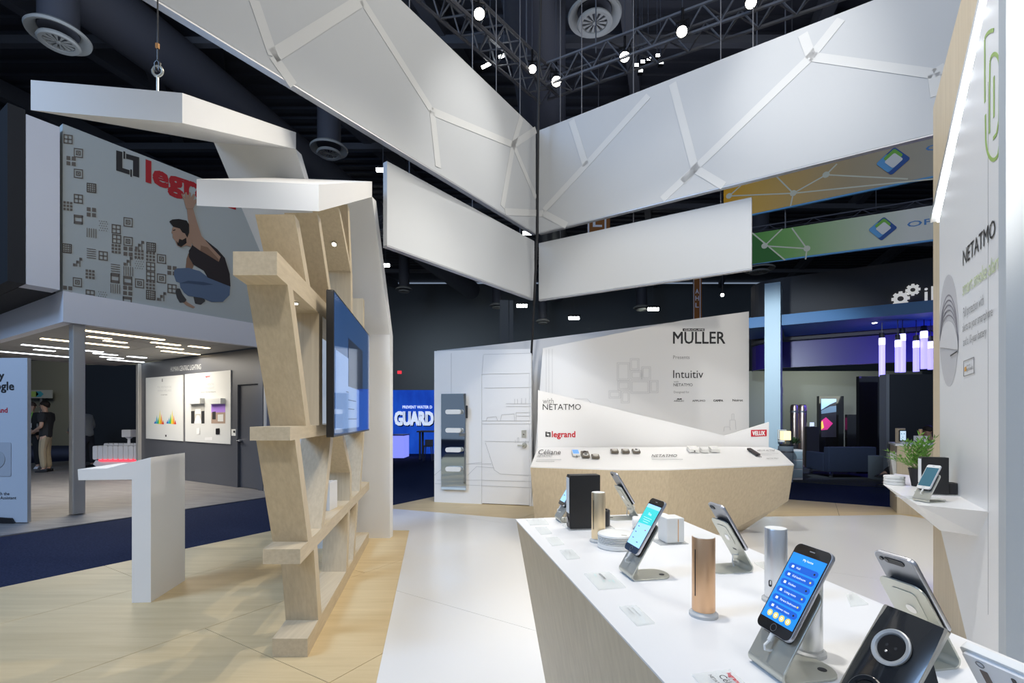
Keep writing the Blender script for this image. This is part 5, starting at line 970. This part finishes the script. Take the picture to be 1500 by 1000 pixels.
for x_, y_ in ((-6, 15.3), (6, 15.3), (-6, 15.6), (6, 15.6)): obj('leg', MB().tube([(q.x+x_*s*.8, y_, 20*s), (q.x+x_*s*1.1, y_, -.018)], .015, 6), MT['stool grey'], t)
q = P(585, 545, 40); t = thing('exit_sign', 'small red lit exit sign hanging in the dark hall', 'sign', q); obj('box', MB().box(q.x-.16, q.x+.16, 40, 40.1, q.z-.12, q.z+.12), mat('lit red sign', (.9, .03, .05), .5, emit=1.2), t); obj('stem', MB().tube([q+V((0, .05, -.12)), V((q.x, 40.05, -.02))], .012, 5), DARK2, t); 
q = P(742, 500, 24); struct('column', MB().box(q.x-.33, q.x+.1, 24, 24.4, -.02, 7.2).box(q.x+.14, q.x+.33, 24.05, 24.35, -.02, 7.2), mat('column grey', (.22, .225, .22), .7), label='grey steel column standing in the dark hall')
for px, w_, y_, yt_, yb_, lb, tx in ((877.5, 16, 14.5, 262, 395, 'wide orange wrapped hanging sign with white letters between the banners', 'LSO'), (1022, 6, 17, 345, 690, 'slim orange wrapped column with white letters beside the bright lamp', 'HALL')):
    q = P(px, 600, y_); s = y_/F; t = thing('wrapped_column', lb, 'column', (q.x, q.y, -.02)); OR = mat('orange wrap', (.30, .10, .012), .6)
    z0, z1 = H-(yb_-HY)*s, H-(yt_-HY)*s; z0 = max(z0, -.02)
    obj('post', MB().box(q.x-w_*s, q.x+w_*s, y_, y_+.5*w_*s, z0, z1), OR, t); obj('edge_strip', MB().box(q.x-w_*s*1.04, q.x-w_*s*.9, y_-.01, y_, z0, z1), OFFW, t); obj('edge_strip', MB().box(q.x+w_*s*.5, q.x+w_*s*.66, y_-.01, y_, z0, z1), OFFW, t)
    if w_ > 10: obj('hanging_wire', MB().tube([V((q.x, y_+.1, z1)), V((q.x, y_+.1, 13.2))], .012, 5), DARK2, t)
    zc = H-((332 if w_ > 10 else 440)-HY)*s
    for k_ in range(-1, 2): text(t, tx[k_ % len(tx)], OFFW, (q.x-w_*s*.55, y_-.004, zc+k_*w_*s*1.7), PX*w_*s*.8, Z*w_*s*1.1, .003, .02)
# ------------------------------------------------------------------ blue beam booth on the far side
s = 11.5/F; pb = PZ(1120, 690, -.008) if False else V(((1120-CX)/F*11.5, 11.5, -.008))
PB = mat('pale blue board', (.40, .52, .60), .5); BB = mat('beam blue', (.03, .13, .30), .5); VIO = mat('violet lit wall tint', (.035, .02, .22), .35)  # VIO: blue tube light put into the wall colour as violet
dR = -D2
struct('pillar_blue', MB().obox(pb, dR*.33, D1*.9, Z*4.55), PB, label='pale blue square pillar of the booth behind')
bo = pb+D1*.25
t = thing('blue_beam', 'blue soffit beam spanning behind the pale blue pillar', 'beam', bo+Z*3.4)
zq = H+132*11.9/F; zw = H+147*11.9/F
obj('face', MB().obox(bo+dR*.34+Z*zq, dR*8, D1*1.9, Z*(zw-zq)), BB, t); obj('face', MB().obox(bo-dR*2.2+Z*zq, dR*2.19, D1*1.9, Z*(zw-zq)), BB, t)
for i in range(4): obj('downlight', MB().lathe([(.05, 0), (.05, -.01)], bo+dR*(2.2+1.7*i)+D1*.8+Z*zq, 14), mat('lit downlight', (1, 1, .95), .5, emit=6), t)
go = pb+D1*2.4; zg0, zg1 = 2.9, 5.35
t = thing('grey_fascia', 'dark grey curved fascia with white gears above the blue beam', 'fascia', go+Z*3.6)
cpts = [go+dR*9, go+dR*.3]+[go+dR*.3-dR*.9*math.sin(a)+D1*.9*(1-math.cos(a)) for a in np.linspace(.2, math.pi/2, 8)]
ipts = [p+D1*.12 for p in reversed(cpts)]
GF = mat('fascia charcoal', (.060, .058, .062), .6)
obj('band', MB().prism([p+Z*3.5 for p in cpts+ipts], (0, 0, 1.75)), GF, t); obj('lower_band', MB().prism([p+Z*2.78+D1*.3 for p in cpts+ipts], (0, 0, .72)), VIO, t)
fp_ = Plane(go, dR)
def gear(cx, cy, r):
    c_ = fp_.pt(cx, cy, .01); sc = (fp_.pt(cx+1, cy)-fp_.pt(cx, cy)).length; pts = []
    for i in range(8):
        for a, q_ in ((-.20, 1), (.20, 1), (.26, .78), (.525, .78)):
            an = 2*math.pi*i/8+a; pts.append((an, q_))
    vo = [c_+fp_.d*math.cos(a)*r*q_*sc+Z*math.sin(a)*r*q_*sc for a, q_ in pts]; vi = [c_+fp_.d*math.cos(a)*r*.36*sc+Z*math.sin(a)*r*.36*sc for a, q_ in pts]; n = len(vo); d_ = fp_.n*.03
    mb = MB().add(vo+vi+[p+d_ for p in vo]+[p+d_ for p in vi], [f for i in range(n) for f in ((i, (i+1) % n, n+(i+1) % n, n+i), (2*n+i, 3*n+i, 3*n+(i+1) % n, 2*n+(i+1) % n), (i, 2*n+i, 2*n+(i+1) % n, (i+1) % n), (n+i, n+(i+1) % n, 3*n+(i+1) % n, 3*n+i))]); obj('gear', mb, mat('sign white letters', (.72, .72, .69), .5, emit=.6), t)
gear(1319, 437.5, 13.5); gear(1337, 424.5, 11)
textpx(t, 'iD', MT['sign white letters'], fp_, 1354, 1391, 442, 438, 421, lift=.03, bold=.01)
lamp('POINT', go+dR*4.2-D1*.5+Z*2.9, go, 90, (.10, .08, 1), .2); lamp('POINT', go+dR*2.2+D1*1.5+Z*2.0, go, 12, (.3, .15, 1), .2)
TUB = mat('violet light tube', (.28, .25, 1), .4, emit=1.9)
for i, (xa, xb, ya, yb) in enumerate(((1288, 1296, 495, 551), (1311.5, 1318.5, 498, 545), (1318, 1326, 489, 545), (1338, 1346, 499, 544), (1349, 1358, 485, 540), (1359.5, 1367, 500, 541))):
    y_ = 10.9 if i else 11.2; s = y_/F; c_ = P((xa+xb)/2, ya, y_); lo_ = P((xa+xb)/2, yb, y_).z; r = (xb-xa)/2*s*.95
    e = thing('tube_pendant', ('violet tube pendant nearest the pale blue pillar', 'shorter violet tube of the overlapping pair', 'longer violet tube of the overlapping pair', 'short violet tube just past the overlapping pair', 'highest of the violet tube pendants', 'violet tube pendant closest to the printed white wall')[i], 'pendant light', c_, 0, 'violet tube pendants')
    obj('tube', MB().lathe([(r, lo_-c_.z), (r, 0)], c_, 20), TUB, e, smooth=True); obj('lit_cap', MB().lathe([(r*.98, -.16), (r*1.03, -.15), (r*1.03, -.02), (r*.98, 0.001)], c_, 20), mat('violet tube core', (.62, .6, 1), .4, emit=3), e, smooth=True); obj('cap', MB().lathe([(r*1.03, .002), (r*.9, .12)], c_, 16), BLACK, e); obj('cord', MB().tube([c_+Z*.12, V((c_.x, c_.y, zq-.001))], .008, 5), BLACK, e)
# back wall, black panels, screens
struct('wall_booth_rear', MB().box(7.2, 14, 16.5, 16.6, -.02, 2.95), mat('sage wall', (.26, .28, .25), .7), label='sage green rear wall of the blue beam booth')
def pbox(name, label, cat, x0, x1, y0, y1, Y, depth, m, bev=.004):
    a = P(x0, y1, Y); b = P(x1, y0, Y); e = thing(name, label, cat, ((a.x+b.x)/2, Y, a.z)); return e, a, b, MB().box(a.x, b.x, Y, Y+depth, a.z, b.z)
GL = mat('black gloss panel', (.006, .006, .007), .08, coat=.5)
e, a, b, mb = pbox('video_totem', 'black totem with a screen showing a dark car interior', 'screen', 1200, 1236, 580, 646, 15, .12, GL); mb = MB().box(a.x, b.x, 15, 15.12, -.007, b.z); obj('casing', mb, GL, e)
def sc_(pts, m, nm, Y, k=1): obj(nm, MB().prism([P(x, y, Y-.004*k) for x, y in pts], (0, .003, 0)), m, e)
sc_([(1203, 584), (1225, 584), (1225, 640), (1203, 640)], mat('video dark', (.02, .02, .03), .2, emit=.3), 'display', 15); sc_([(1203, 584), (1225, 584), (1225, 588), (1216, 592), (1203, 600)], mat('video sky', (.25, .42, .7), .2, emit=.7), 'video_sky', 15, 2)
sc_([(1203, 601), (1216, 595), (1225, 594), (1225, 603), (1203, 606)], mat('video steel', (.10, .16, .24), .2, emit=.5), 'video_dash', 15, 2); sc_([(1203, 616), (1210, 611), (1220, 620), (1212, 629), (1203, 630)], mat('video pink', (.45, .03, .18), .2, emit=.7), 'video_light', 15, 2); sc_([(1203, 618), (1205, 616), (1207, 626), (1203, 629)], mat('video yellow', (.7, .5, .1), .2, emit=.7), 'video_light', 15, 3)
e, a, b, mb = pbox('black_panel', 'tall black gloss panel beside the dark screen wall', 'panel', 1258.5, 1295, 551, 655, 11.8, .12, GL); obj('panel', MB().box(a.x, b.x, 11.8, 11.9, -.007, b.z), GL, e); obj('side_trim', MB().box(b.x, b.x+.03, 11.78, 11.92, -.007, b.z), PHONEBK, e)
e, a, b, mb = pbox('low_panel', 'small black gloss panel with violet light at its foot', 'panel', 1241, 1258, 607, 644, 14.5, .1, GL); obj('panel', MB().box(a.x, b.x, 14.5, 14.6, -.007, b.z), GL, e); obj('light_strip', MB().box(a.x, b.x, 14.46, 14.48, .0, .03), mat('violet strip', (.25, .2, 1), .4, emit=4), e)
e, a, b, mb = pbox('screen_wall', 'wide black screen wall under the violet tubes', 'screen', 1303, 1400, 548, 648, 10.6, .15, MATTBLK); obj('screen', MB().box(a.x, b.x, 10.6, 10.75, a.z-.3, b.z), mat('dead screen', (.012, .014, .02), .3), e); obj('frame', MB().box(a.x-.07, a.x-.002, 10.6, 10.8, -.007, b.z), PHONEBK, e); obj('shelf_cabinet', MB().box(a.x-.25, b.x, 10.45, 10.9, -.007, a.z-.302), mat('blue grey cabinet', (.12, .15, .18), .6), e); obj('niche', MB().box(a.x+.05, a.x+.6, 10.44, 10.45, .5, .85), MATTBLK, e)
e, a, b, mb = pbox('screen_totem', 'tall thin screen totem standing by the pale blue pillar', 'screen', 1142, 1156, 566, 640, 12.6, .1, PHONEBK)
obj('casing', MB().obox(V((a.x, 12.6, -.007)), D1*.5, dR*.06, Z*(b.z)), PHONEBK, e); obj('display', MB().obox(V((a.x, 12.6, .55))+D1*.03+dR*.061, D1*.44, dR*.006, Z*(b.z-.75)), mat('totem screen', (.04, .07, .12), .1, emit=.35), e)
for px, lb in ((1163.8, 'nearer of two metal cylinder heaters with a bronze sheen'), (1175.4, 'metal cylinder heater beside the black product counter')):
    q = P(px, 612, 13.4); s = 13.4/F; e = thing('cylinder_heater', lb, 'water heater', (q.x, q.y, -.007), 0, 'metal cylinders'); obj('body', MB().lathe([(5.6*s, 0), (5.6*s, 1.66), (4.6*s, 1.72), (4, 1.72) if False else (3*s, 1.73)], (0, 0, 0), 24), mat('bronze sheen', (.42, .34, .30), .25, .9), e, True, smooth=True); obj('top_ring', MB().lathe([(5.75*s, 1.5), (5.75*s, 1.56)], (0, 0, 0), 24), PHONEBK, e, True)
e, a, b, mb = pbox('product_counter', 'black product counter with small lit devices', 'counter', 1182, 1200, 625, 655, 13.2, .5, GL); obj('body', MB().box(a.x, b.x, 13.2, 13.7, -.007, b.z), MATTBLK, e); obj('upstand', MB().box(a.x, a.x+.22, 13.6, 13.7, b.z+.001, b.z+.34), MATTBLK, e); obj('lit_sign', MB().box(a.x+.03, a.x+.19, 13.59, 13.6, b.z+.2, b.z+.24), WL_, e); obj('floor_light', MB().box(a.x, b.x, 13.15, 13.18, 0, .03), MT['violet strip'], e)
for i, x_ in enumerate((.07, .26)): g = thing('small_device', ('white small camera on the black product counter', 'small lit tablet on the black product counter')[i], 'device', (a.x+x_, 13.4, b.z)); obj('body', MB().lathe([(.04, 0), (.045, .08), (.03, .11)], (0, 0, 0), 16) if i == 0 else MB().box(-.05, .05, -.02, .02, 0, .12), CREAM if i == 0 else WL_, g, True); obj('foot', MB().box(-.05, .05, -.04, .04, 0.0001, .012), BLACK, g, True)
# bins, lamp, planter
q = P(1151, 688, 10.4); s = 10.4/F
e = thing('round_bin', 'pale blue round bin with dark lid near the counter end', 'bin', (q.x, q.y, -.018)); BN = mat('bin blue grey', (.36, .43, .50), .5)
obj('body', MB().lathe([(9*s, 0), (10*s, 44*s), (10*s, 52*s), (8.5*s, 52*s)], (0, 0, 0), 32), BN, e, True, smooth=True); obj('lid', MB().lathe([(9*s, 52*s), (8*s, 55*s), (3*s, 55.5*s)], (0, 0, 0), 28), MATTBLK, e, True); obj('rim', MB().lathe([(10.3*s, 43*s), (10.3*s, 45*s)], (0, 0, 0), 32), PHONEBK, e, True)
q = P(1146, 645, 11.2); s = 11.2/F; e = thing('framed_card', 'small white framed card standing behind the round bin', 'frame', q); obj('frame', MB().box(q.x-6*s, q.x+6*s, q.y, q.y+.04, q.z+2*s, q.z+16*s), CREAM, e); obj('card', MB().box(q.x-5*s, q.x+5*s, q.y-.005, q.y, q.z+3*s, q.z+15*s), mat('card grey', (.4, .45, .45), .6), e); obj('mark', MB().strip((q.x-.02, q.y-.008, q.z+4*s), (q.x+.03, q.y-.008, q.z+9*s), .02, Z, (0, .002, 0)), INK, e); obj('foot', MB().box(q.x-4*s, q.x+4*s, q.y-.03, q.y+.08, q.z-2*s, q.z+2*s), CREAM, e)
q = P(1164, 655, 10.4); s = 10.4/F; e = thing('white_cabinet', 'low white cabinet behind the round bin', 'cabinet', (q.x, q.y, -.007)); obj('body', MB().box(q.x-3*s, q.x+18*s, 10.55, 11.0, -.0, .66), OFFW, e, bevel=.006)
for i in range(3): obj('drawer', MB().box(q.x+.0, q.x+17*s, 10.535, 10.55, .05+.2*i, .22+.2*i), PB, e)
e = thing('table_lamp', 'small table lamp with warm square shade on the white cabinet', 'lamp', (q.x-.0, 10.75, .66)); obj('shade', MB().box(q.x-.08, q.x+.08, 10.67, 10.83, .86, 1.06), mat('warm shade', (1, .78, .42), .6, emit=.9), e, bevel=.01); obj('stem', MB().tube([(q.x-.0, 10.75, .66), (q.x-.0, 10.75, .88)], .012, 8), GOLD, e); obj('base', MB().lathe([(.05, .66), (.045, .675)], (q.x, 10.75, 0), 16), GOLD, e)
e = thing('leafy_planter', 'dark green leafy planter on the white cabinet by the lamp', 'plant', (q.x+.2, 10.75, .66)); obj('pot', MB().lathe([(.06, .0), (.08, .1), (.07, .1)], (0, 0, 0), 18), MATTBLK, e, True); lf = MB()
for k_ in range(90):
    a_ = rnd.uniform(0, 6.28); el_ = rnd.uniform(.1, 1.3); d_ = V((math.cos(a_)*math.cos(el_), math.sin(a_)*math.cos(el_), math.sin(el_))); o_ = V((0, 0, .1))+d_*rnd.uniform(.02, .10); sd_ = d_.cross(Z).normalized()*.014; lf.add([o_, o_+d_*.05+sd_, o_+d_*.11, o_+d_*.05-sd_], [(0, 1, 2, 3)])
obj('leaves', lf, mat('dark leaf', (.02, .06, .015), .6), e, True, kind='stuff')
# sofa
SO = mat('navy upholstery', (.012, .022, .052), .9); s = 10.9/F; a, b = P(1214, 692, 10.9), P(1284, 655, 10.9)
e = thing('sofa', 'navy blue two seat sofa seen from behind on the grey carpet', 'sofa', ((a.x+b.x)/2, 10.9, -.007))
obj('backrest', MB().box(a.x, b.x, 10.9, 11.08, .13, .695), SO, e, bevel=.02); obj('seat', MB().box(a.x+.02, b.x-.02, 11.1, 11.75, .14, .40), SO, e, bevel=.03)
for x_ in (a.x, b.x-.12): obj('armrest', MB().box(x_, x_+.12, 11.09, 11.75, .13, .55), SO, e, bevel=.02)
for x_ in (a.x+.06, b.x-.11):
    for y_ in (10.93, 11.66): obj('leg', MB().box(x_, x_+.05, y_, y_+.05, 0, .13), CHROME, e)
# oak side counter of the white booth with its things
a, b = P(1314, 752, 6.83), P(1400, 650, 6.83); a.z = .0
e = thing('oak_counter', 'small oak counter with tablet and plantside goods behind the wall shelf', 'counter', (a.x+.4, 6.9, 0)); obj('body', MB().obox((a.x, 6.83, 0), -D2*1.1, D1*.7, Z*.955), WOOD_Z, e); obj('top', MB().obox(V((a.x, 6.83, .956))-D1*.02+D2*.02, -D2*1.14, D1*.74, Z*.029), WHITE_LAM, e); obj('leaflet_holder', MB().prism([(a.x-.07, 6.90, .84), (a.x+.03, 6.90, .84), (a.x+.03, 6.90, .48), (a.x-.0, 6.90, .48)], (.12, .2, 0)), ACRYL, e)
for i in range(4):
    g = tag(obj('leaflet', MB().prism([(a.x-.06+.022*i, 6.885-.002*i, .86), (a.x-.045+.022*i, 6.885-.002*i, .86), (a.x+.01+.006*i, 6.885-.002*i, .50), (a.x-.005+.006*i, 6.885-.002*i, .50)], (0, -.012, 0)), CREAM), ('outermost leaflet in the clear holder on the oak counter', 'second leaflet from outside in the counter holder', 'third leaflet from outside in the counter holder', 'leaflet nearest the oak counter in its holder')[i], 'leaflet', 'leaflets in the clear holder')
q = P(1322, 648, 7.05); q.z = .985; s = 6.95/F
e = thing('tablet_stand', 'small lit tablet on an oak stand atop the oak counter', 'tablet', q); obj('stand', MB().box(q.x-.06, q.x+.06, q.y+.02, q.y+.06, .985, 1.20), WOOD_Z, e, bevel=.004); obj('casing', MB().box(q.x-.04, q.x+.055, q.y, q.y+.015, 1.01, 1.175), BLACK, e, bevel=.003); obj('screen', MB().box(q.x-.034, q.x+.049, q.y-.002, q.y, 1.025, 1.16), mat('tablet screen', (.55, .72, .85), .3, emit=.8), e); obj('foot', MB().box(q.x-.02, q.x+.03, q.y-.01, q.y+.05, .985, 1.01), CREAM, e)
for dx, z_ in ((-.015, 1.12), (.025, 1.12), (.005, 1.07)): obj('icon', MB().lathe([(.007, 0), (.007, .001)], (q.x+dx, q.y-.002, z_), 10, (0, -1, 0)), INK, e)
q = P(1353, 648, 6.75); q.z = .985; e = thing('white_box', 'white carton on the oak counter under a copper cylinder', 'box', q); obj('body', MB().box(q.x-.06, q.x+.055, q.y, q.y+.1, .9852, 1.10), CREAM, e, bevel=.003); obj('print', MB().box(q.x-.012, q.x+.008, q.y-.001, q.y, 1.03, 1.075), GREYINK, e)
e = thing('copper_cylinder', 'small copper cylinder sensor standing on the white carton', 'sensor', (q.x, q.y+.05, 1.1)); obj('body', MB().lathe([(.024, .0), (.024, .09), (.022, .092)], (0, 0, 0), 24), COPPER, e, True, smooth=True); obj('cap', MB().lathe([(.02, .092), (.02, .094)], (0, 0, 0), 20), CREAM, e, True)
SIT = dict(pelvis=(0, .1, .42), waist=(0, .16, .58), chest=(0, .16, .80), neck=(0, .12, .95), head=(0, .08, 1.08), shl=(-.19, .16, .86), shr=(.19, .16, .86), ell=(-.24, .05, .62), elr=(.24, .05, .62), wrl=(-.12, -.2, .55), wrr=(.12, -.2, .55), hipl=(-.1, .05, .42), hipr=(.1, .05, .42), knl=(-.12, -.42, .5), knr=(.10, -.40, .56), anl=(-.12, -.62, .12), anr=(.05, -.78, .30))
p_ = P(1352, 640, 9.3)
person('seated person in blue shirt with glasses behind the oak counter', (p_.x, 9.3, -.007), R(-90), SIT, mat('blue shirt', (.05, .12, .30), .8), mat('charcoal trousers', (.012, .013, .016), .8), extra=lambda t, k: obj('glasses', MB().tube([k('head')+V((-.06, -.09, .02)), k('head')+V((.06, -.09, .02))], .006, 6), BLACK, t, True))
e = thing('tub_chair', 'dark navy tub chair under the seated person', 'chair', (p_.x+.02, 9.3, -.007)); c_ = V((p_.x+.1, 9.3, 0))
obj('seat', MB().lathe([(.30, .05), (.34, .1), (.34, .30), (.30, .33)], c_, 28), SO, e, smooth=True); bk_ = []
for a in np.linspace(-1.9, 1.9, 15): bk_.append((math.cos(a), math.sin(a)))
obj('backrest', MB().prism([c_+V((x*.42, y*.42, .06)) for x, y in bk_]+[c_+V((x*.355, y*.355, .06)) for x, y in reversed(bk_)], (0, 0, .6)), SO, e)
obj('foot', MB().lathe([(.2, 0), (.2, .05)], c_, 20), CHROME, e)
